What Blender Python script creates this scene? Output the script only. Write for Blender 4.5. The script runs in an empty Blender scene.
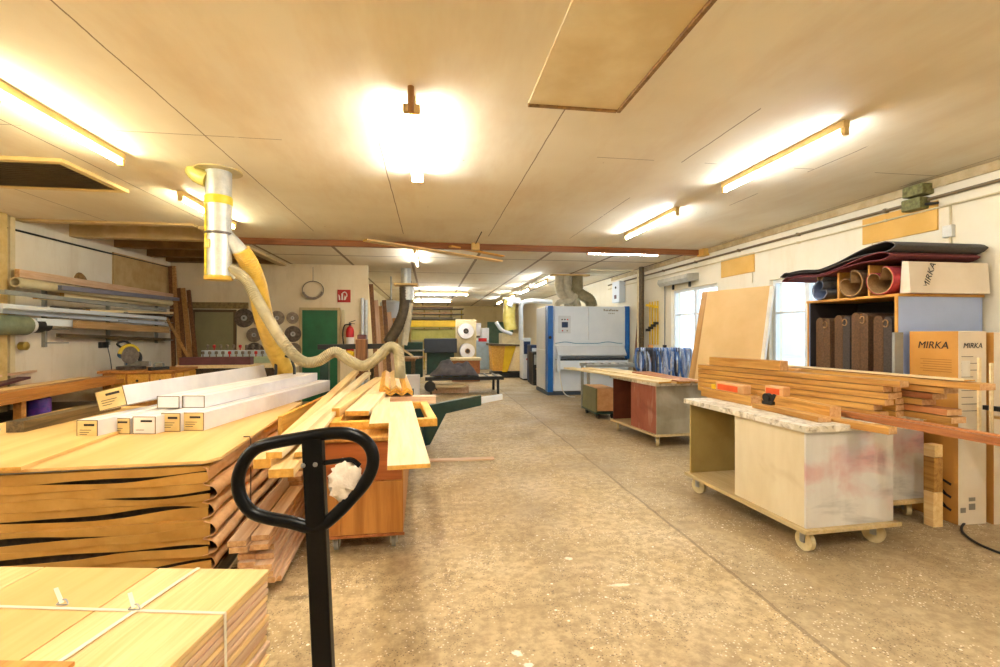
import bpy, math, random
from mathutils import Matrix, Vector, Euler
rnd = random.Random(7)
S = bpy.context.scene
COL = S.collection
PI = math.pi
R = math.radians

# ---------------------------------------------------------------- camera, world, exposure
YAW = R(8.3); FPX = 480.0; CAMH = 1.55
cd = bpy.data.cameras.new('camera'); cam = bpy.data.objects.new('camera', cd); COL.objects.link(cam)
cam.location = (0, 0, CAMH); cam.rotation_euler = (R(90), 0, -YAW)
cd.sensor_width = 36; cd.lens = 36 * FPX / 1000; cd.clip_start = 0.05; cd.clip_end = 200
S.camera = cam
S.view_settings.view_transform = 'Standard'; S.view_settings.look = 'None'
S.view_settings.gamma = 1; S.view_settings.use_curve_mapping = False
S.view_settings.exposure = 2.0
w = bpy.data.worlds.new('World'); S.world = w; w.use_nodes = True
bg = w.node_tree.nodes['Background']; bg.inputs[0].default_value = (0.80, 0.90, 1.0, 1); bg.inputs[1].default_value = 0.8
S.cycles.max_bounces = 8; S.cycles.diffuse_bounces = 5; S.cycles.caustics_reflective = False; S.cycles.caustics_refractive = False
S.cycles.sample_clamp_indirect = 6
LAMP_W = (1.0, 0.945, 0.64); LAMP_C = (1.0, 0.99, 0.93); LAMP_D = (0.90, 0.965, 1.0)
LAMP_S = 34.0

def P(px, py, X=None, Y=None, Z=None):
    """ray through a photo point met with the plane X=, Y= or Z= of the room"""
    u = (px - 500) / FPX; v = (333.5 - py) / FPX
    r = Vector((u * math.cos(YAW) + math.sin(YAW), math.cos(YAW) - u * math.sin(YAW), v))
    if X is not None: s = X / r.x
    elif Y is not None: s = Y / r.y
    else: s = (Z - CAMH) / r.z
    return Vector((0, 0, CAMH)) + r * s

# ---------------------------------------------------------------- materials
def lin(c):
    if isinstance(c, str):
        c = c.lstrip('#'); c = [int(c[i:i+2], 16) / 255 for i in (0, 2, 4)]
    return tuple(x / 12.92 if x <= .04045 else ((x + .055) / 1.055) ** 2.4 for x in c) + (1,)
MATS = {}
def M(name, col, rough=.6, metal=0.0, col2=None, scale=5, kind='noise', axis='Y', bump=0.0, rand=0.0, emit=0, spec=.5, detail=5, contrast=(.35, .65)):
    if name in MATS: return MATS[name]
    m = bpy.data.materials.new(name); m.use_nodes = True; MATS[name] = m
    nt = m.node_tree; N = nt.nodes; L = nt.links
    b = N['Principled BSDF']; b.inputs['Roughness'].default_value = rough; b.inputs['Metallic'].default_value = metal
    b.inputs['Specular IOR Level'].default_value = spec
    if emit:
        b.inputs['Emission Color'].default_value = lin(col) if isinstance(col, str) else tuple(col) + (1,)
        b.inputs['Emission Strength'].default_value = emit
        b.inputs['Base Color'].default_value = (.8, .8, .8, 1)
        return m
    c1 = lin(col); c2 = lin(col2) if col2 else tuple(min(1, x * .82) for x in c1[:3]) + (1,)
    tc = N.new('ShaderNodeTexCoord'); mp = N.new('ShaderNodeMapping'); no = N.new('ShaderNodeTexNoise'); rp = N.new('ShaderNodeValToRGB')
    L.new(tc.outputs['Object'], mp.inputs['Vector'])
    oi = N.new('ShaderNodeObjectInfo'); vm = N.new('ShaderNodeVectorMath'); vm.operation = 'SCALE'
    vm.inputs[0].default_value = (13.7, 5.3, 9.1); L.new(oi.outputs['Random'], vm.inputs['Scale']); L.new(vm.outputs[0], mp.inputs['Location'])
    if kind == 'wood':
        s = {'X': (.06, 1, 1), 'Y': (1, .06, 1), 'Z': (1, 1, .06)}[axis]
        mp.inputs['Scale'].default_value = tuple(scale * q for q in s); no.inputs['Distortion'].default_value = .6
    else:
        mp.inputs['Scale'].default_value = (scale,) * 3
    no.inputs['Scale'].default_value = 1; no.inputs['Detail'].default_value = detail; no.inputs['Roughness'].default_value = .6
    L.new(mp.outputs[0], no.inputs['Vector']); L.new(no.outputs['Fac'], rp.inputs['Fac'])
    e = rp.color_ramp.elements; e[0].position = contrast[0]; e[0].color = c2; e[1].position = contrast[1]; e[1].color = c1
    out = rp.outputs['Color']
    if rand:
        h = N.new('ShaderNodeHueSaturation'); ma = N.new('ShaderNodeMapRange')
        ma.inputs['To Min'].default_value = 1 - rand; ma.inputs['To Max'].default_value = 1 + rand
        L.new(oi.outputs['Random'], ma.inputs['Value']); L.new(ma.outputs[0], h.inputs['Value']); L.new(out, h.inputs['Color']); out = h.outputs[0]
    L.new(out, b.inputs['Base Color'])
    if bump:
        bp = N.new('ShaderNodeBump'); bp.inputs['Strength'].default_value = bump; bp.inputs['Distance'].default_value = .01
        L.new(no.outputs['Fac'], bp.inputs['Height']); L.new(bp.outputs[0], b.inputs['Normal'])
    return m
def wood(name, c1, c2, axis='Y', scale=28, rough=.5, rand=.12): return M(name, c1, rough, 0, c2, scale, 'wood', axis, .15, rand)

pine = wood('pine wood', '#eccf97', '#dcb577')
pale = wood('pale planed wood', '#f1e0b8', '#e3c895')
honey = wood('honey coloured wood', '#cf9d50', '#a36f2e', rand=.18)
endy = M('sawn pine end', '#dba94e', .7, col2='#c8923a', scale=40)
sawn = M('sawn wood end', '#dcb383', .7, col2='#c2905c', scale=40)
redw = wood('reddish wood', '#b87542', '#935426', rand=.15)
orangew = wood('orange varnished wood', '#c68a42', '#a0652a', 'Z', 14)
orangewy = wood('orange bench wood', '#cd8f48', '#a86a2a', 'Y', 20)
yellowf = wood('yellow frame wood', '#e9b454', '#d0942f', rand=.06)
darkw = wood('dark weathered wood', '#6d5a3a', '#43361f')
brownw = wood('brown leaning wood', '#8e6038', '#5d3a1e', 'Z', 30, rand=.25)
lightZ = wood('light upright wood', '#c89a62', '#a3743f', 'Z', 30, rand=.2)
pinkw = wood('pinkish trim wood', '#e0c2a4', '#c9a07c', rand=.12)
beigeb = M('beige board', '#dcb981', .7, col2='#d3ad73', scale=2)
plyz = wood('plywood side', '#c8aa78', '#b3935f', 'Z', 12, rand=.05)
ply = wood('plywood face', '#deba7c', '#cfa563', 'Y', 6, rand=.05)
kraft = M('kraft cardboard', '#c79a4e', .65, col2='#b5873c', scale=6, bump=.1, rand=.06)
kraftp = M('kraft paper wrap', '#d6a878', .6, col2='#c4935f', scale=9, bump=.4, rand=.05)
carton = M('brown carton', '#c78f42', .7, col2='#bd8538', scale=3)
cartonW = M('white printed carton side', '#e8dccb', .7, col2='#dfd0bb', scale=3)
whitec = M('white carton', '#ece9ea', .55, col2='#dcd8dc', scale=3)
cream_end = M('cream carton label', '#e0cc94', .6, col2='#d6bd80', scale=8)
ink = M('black print', '#1d1a18', .6)
greyink = M('grey print', '#8b8478', .7)
darkgap = M('dark cardboard inside', '#2b2117', .8, col2='#4a3b28', scale=20)
blackp = M('black gloss paint', '#050506', .3, col2='#070708', spec=.18)
blackm = M('black matt metal', '#1c1c1c', .5)
steel = M('brushed steel', '#b9bab8', .35, .8, col2='#9b9c9b', scale=8)
galv = M('galvanised sheet', '#d6d8d4', .35, .35, col2='#bcc0bf', scale=14)
dsteel = M('dark blade steel', '#6c625a', .4, .7, col2='#4a423c', scale=20)
greyp = M('grey paint', '#9a9c98', .5, col2='#868883', scale=4)
lgrey = M('light grey paint', '#d9e0ea', .4, col2='#cfd7e1', scale=2)
whitep = M('white paint', '#e9f2fc', .35, col2='#e1ebf7', scale=2)
bluep = M('blue paint', '#1f6fc4', .35, col2='#1a62b2', scale=2)
navy = M('navy paint', '#27406b', .4, col2='#1e3054', scale=2)
greenp = M('green door paint', '#1f6b42', .5, col2='#1a5c38', scale=3)
dgreen = M('dark green machine paint', '#1d3f36', .45, col2='#163029', scale=5)
olive = M('olive grey door paint', '#8f8a66', .5, col2='#868160', scale=3)
red = M('red enamel', '#c3141c', .3, col2='#b31018', scale=3)
signred = M('sign red', '#b32018', .5)
signwhite = M('sign white', '#efe9e0', .5)
yellow = M('yellow paint', '#e8c21d', .45, col2='#dcb214', scale=4)
yhose = M('yellow translucent hose', '#dcb850', .35, col2='#c49d38', scale=10)
bhose = M('beige ribbed hose', '#a49877', .5, col2='#877c5c', scale=10)
ghose = M('grey ribbed hose', '#d2c9b2', .5, col2='#b5ac95', scale=10)
dhose = M('dark ribbed hose', '#5d513e', .5, col2='#463c2d', scale=10)
ytape = M('yellow tape', '#e3cf38', .4, col2='#d0bb2a', scale=10)
rubber = M('black rubber', '#1a1a1a', .6)
cast_w = M('beige nylon wheel', '#d8c79a', .5, col2='#c4b283', scale=20)
paper = M('crumpled paper', '#e7dccd', .8, col2='#cfc0ad', scale=25, bump=.6)
strapw = M('white packing strap', '#f2ead6', .4)
beltg = M('dark grey abrasive', '#55504f', .85, col2='#474342', scale=60, bump=.3)
beltr = M('dark red abrasive', '#7c3a3e', .85, col2='#6a2e33', scale=60, bump=.3)
beltb = M('dark brown abrasive', '#654629', .85, col2='#4c331c', scale=60, bump=.3)
beltd = M('charcoal brown abrasive', '#483d36', .85, col2='#3a302a', scale=60, bump=.3)
belti = M('tan belt backing', '#a98455', .8, col2='#946f42', scale=40)
belto = M('red belt backing', '#a8333a', .8, col2='#8e262d', scale=40)
shelfw = M('shelf edge wood', '#cc9545', .55, col2='#b9802f', scale=6)
bluepan = M('pale blue laminate', '#a9bbe6', .45, col2='#a0b2de', scale=2)
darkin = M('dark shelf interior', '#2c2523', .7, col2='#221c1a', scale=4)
cloth_g = M('grey cloth', '#6f6c72', .9, col2='#55525a', scale=6, bump=.6)
cloth_b = M('blue strap cloth', '#5d83bd', .85, col2='#4468a5', scale=12, bump=.4, rand=.25)
cloth_l = M('pale blue strap cloth', '#b9c6e0', .85, col2='#93a4c9', scale=12, bump=.4, rand=.2)
cloth_d = M('dark grey strap cloth', '#4d4f5c', .85, col2='#3b3d48', scale=12, bump=.4, rand=.2)
creamp = M('cream pipe paint', '#d9cba6', .5, col2='#cbbb92', scale=6)
battenm = M('yellowed lamp housing', '#d9b876', .5, col2='#c9a562', scale=6)
orangeb = M('orange hardboard', '#e4b660', .7, col2='#dcab52', scale=3)
purple = M('purple tin', '#7b3fae', .4, col2='#3f3ba0', scale=18)
bagm = M('grey plastic bag', '#b7b5ae', .4, col2='#9c9a93', scale=6, bump=.4)
maroon = M('maroon painted beam', '#6d4047', .5, col2='#5c343a', scale=6)
toolblue = M('blue tool plastic', '#2f6fa8', .4)
toolyel = M('yellow tool plastic', '#e2c32a', .4)
orangepk = M('orange paper packet', '#e3602a', .55, col2='#d1501e', scale=5)
pvcw = M('white plastic', '#ece9df', .4)

def nodes_of(name, rough=.8):
    m = bpy.data.materials.new(name); m.use_nodes = True; MATS[name] = m
    return m, m.node_tree, m.node_tree.nodes['Principled BSDF']
class NB:
    def __init__(s, nt): s.nt = nt
    def n(s, t, **k):
        x = s.nt.nodes.new(t)
        for a, b in k.items(): setattr(x, a, b)
        return x
    def m(s, op, a, b=0.0, c=None):
        x = s.n('ShaderNodeMath', operation=op)
        for i, v in enumerate((a, b, c)):
            if v is None: continue
            if isinstance(v, (int, float)): x.inputs[i].default_value = v
            else: s.nt.links.new(v, x.inputs[i])
        return x.outputs[0]
    def noise(s, vec, sc, det=4, rough=.6, dist=0.0):
        x = s.n('ShaderNodeTexNoise'); x.inputs['Scale'].default_value = sc; x.inputs['Detail'].default_value = det; x.inputs['Roughness'].default_value = rough; x.inputs['Distortion'].default_value = dist
        s.nt.links.new(vec, x.inputs['Vector']); return x.outputs['Fac']
    def ramp(s, f, stops):
        x = s.n('ShaderNodeValToRGB'); s.nt.links.new(f, x.inputs[0]); e = x.color_ramp.elements
        while len(e) < len(stops): e.new(.5)
        for q, (p, c) in zip(e, stops): q.position = p; q.color = lin(c) if isinstance(c, str) else (c, c, c, 1)
        return x.outputs[0]
    def mix(s, f, a, b):
        x = s.n('ShaderNodeMix', data_type='RGBA')
        for i, v in ((0, f), (6, a), (7, b)):
            if isinstance(v, str): x.inputs[i].default_value = lin(v)
            elif isinstance(v, (int, float)): x.inputs[i].default_value = v
            else: s.nt.links.new(v, x.inputs[i])
        return x.outputs[2]
    def scaled(s, vec, sc):
        x = s.n('ShaderNodeMapping'); s.nt.links.new(vec, x.inputs[0]); x.inputs['Scale'].default_value = sc; return x.outputs[0]

def floor_mat():
    m, nt, b = nodes_of('worn concrete floor'); k = NB(nt)
    v = k.n('ShaderNodeTexCoord').outputs['Object']; sx = k.n('ShaderNodeSeparateXYZ'); nt.links.new(v, sx.inputs[0])
    X, Y = sx.outputs[0], sx.outputs[1]
    base = k.ramp(k.noise(v, .9, 6, .65), [(.3, '#a08c68'), (.5, '#c0aa82'), (.7, '#d4c09a')])
    fine = k.noise(v, 14, 6, .75)
    base = k.mix(k.m('MULTIPLY', k.ramp(fine, [(.40, 1.0), (.58, 0.0)]), .6), base, '#7d6746')
    blot = k.ramp(k.noise(v, 2.3, 5, .7, .8), [(.55, 0.0), (.72, 1.0)])
    base = k.mix(k.m('MULTIPLY', blot, .35), base, '#8d7350')
    # the slab beyond the joint is greyer
    side = k.m('GREATER_THAN', X, 1.93)
    base = k.mix(k.m('MULTIPLY', side, .34), base, '#8f8068')
    # aggregate flecks and paint specks
    for sc, th, colr, amt in ((60, .26, '#6d5940', .8), (42, .20, '#efe3cc', .75), (9, .075, '#f6efe2', .9), (17, .13, '#5f4c36', .6), (5, .04, '#f6efe2', .9)):
        vo = k.n('ShaderNodeTexVoronoi'); vo.inputs['Scale'].default_value = sc; nt.links.new(v, vo.inputs['Vector'])
        vo.inputs['Randomness'].default_value = 1
        nm = k.noise(v, 1.3 + sc * .03, 2)
        f = k.m('MULTIPLY', k.m('LESS_THAN', vo.outputs['Distance'], th), k.m('GREATER_THAN', nm, .5))
        base = k.mix(k.m('MULTIPLY', f, amt), base, colr)
    wob = k.m('MULTIPLY', k.m('SUBTRACT', k.noise(v, 3, 4), .5), .05)
    line = k.m('LESS_THAN', k.m('ABSOLUTE', k.m('SUBTRACT', k.m('ADD', X, wob), 1.93)), .013)
    base = k.mix(k.m('MULTIPLY', line, .6), base, '#6c573b')
    for (sx0, sy0, rx, ry, cc, am) in ((-.93, 2.62, .13, .06, '#4a3824', .75), (-.78, 2.95, .08, .04, '#4a3824', .5), (.42, 2.29, .035, .03, '#f6efe2', .95), (.46, 2.20, .03, .025, '#f6efe2', .9), (.36, 2.12, .06, .025, '#f6efe2', .9), (1.18, 2.82, .09, .02, '#efe6d6', .75), (.95, 3.2, .03, .03, '#f6efe2', .8), (1.9, 5.5, .5, .8, '#8f7b5e', .25), (.2, 4.3, .25, .12, '#8f7b5e', .3)):
        dx_ = k.m('DIVIDE', k.m('SUBTRACT', X, sx0), rx); dy_ = k.m('DIVIDE', k.m('SUBTRACT', Y, sy0), ry)
        dd = k.m('ADD', k.m('SQRT', k.m('ADD', k.m('MULTIPLY', dx_, dx_), k.m('MULTIPLY', dy_, dy_))), k.m('MULTIPLY', k.m('SUBTRACT', k.noise(v, 16, 4, .7), .5), 2.4))
        base = k.mix(k.m('MULTIPLY', k.ramp(dd, [(.55, 1.0), (.95, 0.0)]), am), base, cc)
    # hairline cracks
    cr = k.m('ABSOLUTE', k.m('SUBTRACT', k.noise(v, .55, 5, .6, 1.2), .5))
    base = k.mix(k.m('MULTIPLY', k.m('LESS_THAN', cr, .0007), .3), base, '#6c573b')
    nt.links.new(base, b.inputs['Base Color'])
    ro = k.ramp(k.noise(v, 1.6, 4), [(.35, .42), (.65, .7)]); nt.links.new(ro, b.inputs['Roughness'])
    bp = k.n('ShaderNodeBump'); bp.inputs['Strength'].default_value = .18; bp.inputs['Distance'].default_value = .01; nt.links.new(fine, bp.inputs['Height']); nt.links.new(bp.outputs[0], b.inputs['Normal'])
    return m
def ceil_mat():
    m, nt, b = nodes_of('painted ceiling boards'); k = NB(nt); b.inputs['Roughness'].default_value = .75
    v = k.n('ShaderNodeTexCoord').outputs['Object']; sx = k.n('ShaderNodeSeparateXYZ'); nt.links.new(v, sx.inputs[0])
    X, Y = sx.outputs[0], sx.outputs[1]
    base = k.ramp(k.noise(v, .55, 5, .6), [(.3, '#e0d5bd'), (.6, '#ece5d2')])
    base = k.mix(k.m('MULTIPLY', k.ramp(k.noise(k.scaled(v, (1, .25, 1)), 1.6, 5, .7), [(.46, 0.0), (.72, 1.0)]), .45), base, '#cdb591')
    wob = k.m('MULTIPLY', k.m('SUBTRACT', k.noise(v, 4, 5), .5), .018)
    fx = k.m('FRACT', k.m('DIVIDE', k.m('ADD', k.m('ADD', X, wob), 1.77 + 1.35 * 4), 1.35))
    lw = k.m('LESS_THAN', fx, .0075)
    b1 = k.m('MULTIPLY', k.m('LESS_THAN', k.m('ABSOLUTE', k.m('ADD', X, .42)), .2), k.m('LESS_THAN', Y, 4.05))
    b2 = k.m('MULTIPLY', k.m('LESS_THAN', k.m('ABSOLUTE', k.m('SUBTRACT', X, .94)), .2), k.m('LESS_THAN', Y, 3.22))
    b3 = k.m('MULTIPLY', k.m('GREATER_THAN', X, 2.0), k.m('GREATER_THAN', k.noise(v, .9, 3), .5))
    broken = k.m('SUBTRACT', 1.0, k.m('MAXIMUM', b1, k.m('MAXIMUM', b2, b3)))
    near = k.m('LESS_THAN', Y, 7.7)
    ln1 = k.m('MULTIPLY', k.m('MULTIPLY', lw, broken), near)
    farl = k.m('MULTIPLY', k.m('LESS_THAN', fx, .045), k.m('GREATER_THAN', Y, 8.45))
    fy = k.m('FRACT', k.m('DIVIDE', k.m('ADD', k.m('ADD', Y, wob), 5.0), 2.5))
    fary = k.m('MULTIPLY', k.m('LESS_THAN', fy, .022), k.m('GREATER_THAN', Y, 9.0))
    neary = k.m('MULTIPLY', k.m('MULTIPLY', k.m('LESS_THAN', k.m('FRACT', k.m('DIVIDE', k.m('ADD', k.m('ADD', Y, wob), 4.1), 4.1)), .0022), k.m('GREATER_THAN', k.noise(v, 1.3, 2), .5)), near)
    lines = k.m('MAXIMUM', k.m('MAXIMUM', ln1, farl), k.m('MAXIMUM', fary, neary))
    base = k.mix(k.m('MULTIPLY', lines, .8), base, '#6b5133')
    vo = k.n('ShaderNodeTexVoronoi'); vo.inputs['Scale'].default_value = 3.2; nt.links.new(v, vo.inputs['Vector'])
    nail = k.m('MULTIPLY', k.m('LESS_THAN', vo.outputs['Distance'], .03), k.m('GREATER_THAN', k.noise(v, 1.1, 2), .46))
    base = k.mix(k.m('MULTIPLY', nail, .7), base, '#7a5c3a')
    nt.links.new(base, b.inputs['Base Color']); return m
def wall_mat(name, a, c, streak='#b59c72', blocks=False, st=.4):
    m, nt, b = nodes_of(name); k = NB(nt); b.inputs['Roughness'].default_value = .85
    v = k.n('ShaderNodeTexCoord').outputs['Object']
    base = k.ramp(k.noise(v, .9, 6, .65), [(.3, a), (.65, c)])
    base = k.mix(k.m('MULTIPLY', k.ramp(k.noise(k.scaled(v, (2, 2, .5)), 1.5, 6, .7), [(.52, 0.0), (.8, 1.0)]), st), base, streak)
    nt.links.new(base, b.inputs['Base Color'])
    bp = k.n('ShaderNodeBump'); bp.inputs['Strength'].default_value = .25; bp.inputs['Distance'].default_value = .01
    nt.links.new(k.noise(v, 12, 6, .7), bp.inputs['Height']); nt.links.new(bp.outputs[0], b.inputs['Normal'])
    return m
def stained_panel(name, base_c, stains, grain=True):
    m, nt, b = nodes_of(name); k = NB(nt); b.inputs['Roughness'].default_value = .38
    v = k.n('ShaderNodeTexCoord').outputs['Object']
    base = k.ramp(k.noise(k.scaled(v, (3, 3, 1)), 2, 5, .6), [(.3, base_c[0]), (.7, base_c[1])])
    for i, (c, sc, lo, hi, amt, scl) in enumerate(stains):
        mp = k.n('ShaderNodeMapping'); nt.links.new(v, mp.inputs[0]); mp.inputs['Location'].default_value = (3.1 * i + 1, 7.7 * i, 2.3 * i + .6); mp.inputs['Scale'].default_value = scl
        base = k.mix(k.m('MULTIPLY', k.ramp(k.noise(mp.outputs[0], sc, 4, .55, .5), [(lo, 0.0), (hi, 1.0)]), amt), base, c)
    nt.links.new(base, b.inputs['Base Color']); return m

floorM = floor_mat(); ceilM = ceil_mat()
wallR = wall_mat('cream plaster wall', '#e9dfc6', '#f1e9d4', '#d9c79f')
wallL = wall_mat('worn white plaster wall', '#e2d8c6', '#efe7d8', '#c2ab86', st=.5)
wallB = wall_mat('yellowed plaster wall', '#dccba8', '#e9dcc0', '#b79f70', st=.45)
wallF = wall_mat('far wall paint', '#d6c596', '#e2d3a8', '#a89566')
cartN = stained_panel('silvery stained cart panel', ('#d2cec9', '#e0deda'), [('#c98b8e', 1.5, .47, .66, .75, (1.2, 1.2, 2.0)), ('#6f6d6c', 1.3, .56, .72, .7, (1, 1, 3.4)), ('#efece8', 2.2, .5, .66, .7, (1.5, 1.5, .5)), ('#a9a9b8', 1.7, .5, .7, .5, (1, 1, 1))])
cartW = stained_panel('stained plywood cart panel', ('#d6c7a6', '#e2d6ba'), [('#d8a48c', 1.6, .54, .75, .55, (1, 1, 1)), ('#b59a6a', 3, .55, .75, .4, (1, 1, 1)), ('#e4d9bd', 2, .5, .7, .5, (1, 1, .5))])
cartR = stained_panel('red stained cart panel', ('#8a4636', '#9c5a46'), [('#c9a897', 2.6, .50, .68, .7, (2, 2, .6)), ('#6b2d22', 3, .5, .7, .6, (1, 1, 1))])
cartD = stained_panel('grey stained cart panel', ('#8f866f', '#a79e86'), [('#c9c2b2', 2.2, .5, .72, .6, (1, 1, 1)), ('#7a6f58', 3, .52, .75, .5, (1, 1, 1))])
worktop = stained_panel('paint splashed worktop', ('#cdc4ae', '#e2dac8'), [('#8c8069', 16, .5, .62, .8, (1, 1, 1)), ('#f1ece1', 12, .5, .62, .8, (1, 1, 1))])
khaki = M('khaki plywood inside', '#b09c62', .6, col2='#a18d54', scale=3)

# ---------------------------------------------------------------- mesh building
class MB:
    def __init__(s): s.v = []; s.f = []; s.sm = []; s.mi = []; s.cur = 0; s.T = Matrix()
    def add(s, vs, fs, smooth=False):
        o = len(s.v); s.v += [tuple(s.T @ Vector(p)) for p in vs]
        for f in fs: s.f.append([i + o for i in f]); s.sm.append(smooth); s.mi.append(s.cur)
        return s
    def box(s, x0, x1, y0, y1, z0, z1):
        v = [(x, y, z) for z in (z0, z1) for y in (y0, y1) for x in (x0, x1)]
        return s.add(v, [(0, 2, 3, 1), (4, 5, 7, 6), (0, 1, 5, 4), (2, 6, 7, 3), (0, 4, 6, 2), (1, 3, 7, 5)])
    def obox(s, c, size, rot=(0, 0, 0)):
        t = s.T; s.T = t @ Matrix.Translation(c) @ Euler(rot).to_matrix().to_4x4()
        a, b, c2 = [q / 2 for q in size]; s.box(-a, a, -b, b, -c2, c2); s.T = t; return s
    def beam(s, p0, p1, w, h, up=(0, 0, 1)):
        p0 = Vector(p0); p1 = Vector(p1); d = (p1 - p0).normalized(); u = Vector(up)
        if abs(d.dot(u)) > .98: u = Vector((0, 1, 0))
        x = d.cross(u).normalized(); z = x.cross(d)
        vs = [tuple(p + x * a * w / 2 + z * b * h / 2) for p in (p0, p1) for b in (-1, 1) for a in (-1, 1)]
        return s.add(vs, [(0, 1, 3, 2), (4, 6, 7, 5), (0, 4, 5, 1), (2, 3, 7, 6), (0, 2, 6, 4), (1, 5, 7, 3)])
    def tube(s, pts, r, n=12, closed=False, caps=True, smooth=True, sub=0, ridge=0.0):
        pts = [Vector(p) for p in pts]
        if sub: pts = catmull(pts, sub, closed)
        N = len(pts); rr = r if callable(r) else (lambda t: r)
        vs = []; fs = []; prev = None
        for i, p in enumerate(pts):
            if closed: d = pts[(i + 1) % N] - pts[i - 1]
            else: d = pts[min(i + 1, N - 1)] - pts[max(i - 1, 0)]
            d.normalize()
            if prev is None:
                u = Vector((0, 0, 1)) if abs(d.z) < .9 else Vector((0, 1, 0)); x = d.cross(u).normalized()
            else: x = (prev - d * prev.dot(d)).normalized()
            prev = x; y = d.cross(x); q = rr(i / max(1, N - 1)) * (1 + (ridge if i % 2 else 0))
            for k in range(n):
                a = 2 * PI * k / n; vs.append(tuple(p + (x * math.cos(a) + y * math.sin(a)) * q))
        for i in range(N if closed else N - 1):
            for k in range(n):
                a = i * n + k; b = i * n + (k + 1) % n; c = ((i + 1) % N) * n + (k + 1) % n; e = ((i + 1) % N) * n + k
                fs.append((a, b, c, e))
        s.add(vs, fs, smooth)
        if caps and not closed:
            s.add(vs[:n], [tuple(range(n))[::-1]]); s.add(vs[-n:], [tuple(range(n))])
        return s
    def cyl(s, p0, p1, r0, r1=None, n=20):
        r1 = r0 if r1 is None else r1
        return s.tube([p0, p1], lambda t: r0 + (r1 - r0) * t, n)
    def pipe(s, p0, p1, r, th, n=24):   # open-ended tube with wall thickness
        p0 = Vector(p0); p1 = Vector(p1); d = (p1 - p0).normalized(); u = Vector((0, 0, 1)) if abs(d.z) < .9 else Vector((0, 1, 0)); x = d.cross(u).normalized(); y = d.cross(x)
        vs = []
        for p, q in ((p0, r), (p1, r), (p1, r - th), (p0, r - th)):
            for k in range(n): a = 2 * PI * k / n; vs.append(tuple(p + (x * math.cos(a) + y * math.sin(a)) * q))
        fs = [(j * n + k, j * n + (k + 1) % n, ((j + 1) % 4) * n + (k + 1) % n, ((j + 1) % 4) * n + k) for j in range(4) for k in range(n)]
        return s.add(vs, fs, True)
    def lathe(s, prof, c=(0, 0, 0), n=20, axis='Z'):
        vs = []; fs = []
        for r, z in prof:
            for k in range(n):
                a = 2 * PI * k / n; p = (r * math.cos(a), r * math.sin(a), z)
                if axis == 'Y': p = (p[0], p[2], p[1])
                if axis == 'X': p = (p[2], p[0], p[1])
                vs.append((p[0] + c[0], p[1] + c[1], p[2] + c[2]))
        for i in range(len(prof) - 1):
            for k in range(n): fs.append((i * n + k, i * n + (k + 1) % n, (i + 1) * n + (k + 1) % n, (i + 1) * n + k))
        fs.append(tuple(range(n))[::-1]); fs.append(tuple(range((len(prof) - 1) * n, len(prof) * n)))
        return s.add(vs, fs, True)
    def prism(s, poly, a0, a1, axis='X'):   # poly of 2D points in the other two axes
        def pt(p, a): return {'X': (a, p[0], p[1]), 'Y': (p[0], a, p[1]), 'Z': (p[0], p[1], a)}[axis]
        n = len(poly); vs = [pt(p, a0) for p in poly] + [pt(p, a1) for p in poly]
        fs = [(i, (i + 1) % n, n + (i + 1) % n, n + i) for i in range(n)] + [tuple(range(n))[::-1], tuple(range(n, 2 * n))]
        return s.add(vs, fs)
    def sheet(s, path, a0, a1, th, axis='X', closed=False):   # bent sheet of thickness th following a 2D path
        pts = [Vector(p) for p in path]; N = len(pts); o = []; i_ = []
        for i in range(N):
            d = (pts[(i + 1) % N] - pts[i - 1]) if closed else (pts[min(i + 1, N - 1)] - pts[max(0, i - 1)])
            d.normalize(); nn = Vector((-d.y, d.x)); o.append(pts[i] + nn * th / 2); i_.append(pts[i] - nn * th / 2)
        def pt(p, a): return {'X': (a, p[0], p[1]), 'Y': (p[0], a, p[1]), 'Z': (p[0], p[1], a)}[axis]
        vs = []; fs = []
        for L_ in (o, i_):
            for a in (a0, a1): vs += [pt(p, a) for p in L_]
        R_ = range(N if closed else N - 1)
        for i in R_:
            j = (i + 1) % N
            fs += [(i, j, N + j, N + i), (2 * N + i, 3 * N + i, 3 * N + j, 2 * N + j), (i, 2 * N + i, 2 * N + j, j), (N + i, N + j, 3 * N + j, 3 * N + i)]
        if not closed: fs += [(0, N, 3 * N, 2 * N), (N - 1, 3 * N - 1, 4 * N - 1, 2 * N - 1)]
        return s.add(vs, fs, True)
    def build(s, name, mat, parent=None, bev=0.0, loc=(0, 0, 0), rot=(0, 0, 0)):
        me = bpy.data.meshes.new(name); me.from_pydata(s.v, [], s.f); me.update()
        for m in (mat if isinstance(mat, (list, tuple)) else [mat]): me.materials.append(m)
        me.polygons.foreach_set('use_smooth', s.sm); me.polygons.foreach_set('material_index', s.mi)
        o = bpy.data.objects.new(name, me); COL.objects.link(o); o.location = loc; o.rotation_euler = rot
        if parent: o.parent = parent
        import bmesh
        bm = bmesh.new(); bm.from_mesh(me); bmesh.ops.recalc_face_normals(bm, faces=bm.faces); bm.to_mesh(me); bm.free()
        if any(s.sm): me.set_sharp_from_angle(angle=R(40))
        if bev:
            b = o.modifiers.new('bevel', 'BEVEL'); b.width = bev; b.segments = 2; b.limit_method = 'ANGLE'; b.angle_limit = R(40)
        return o
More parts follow.
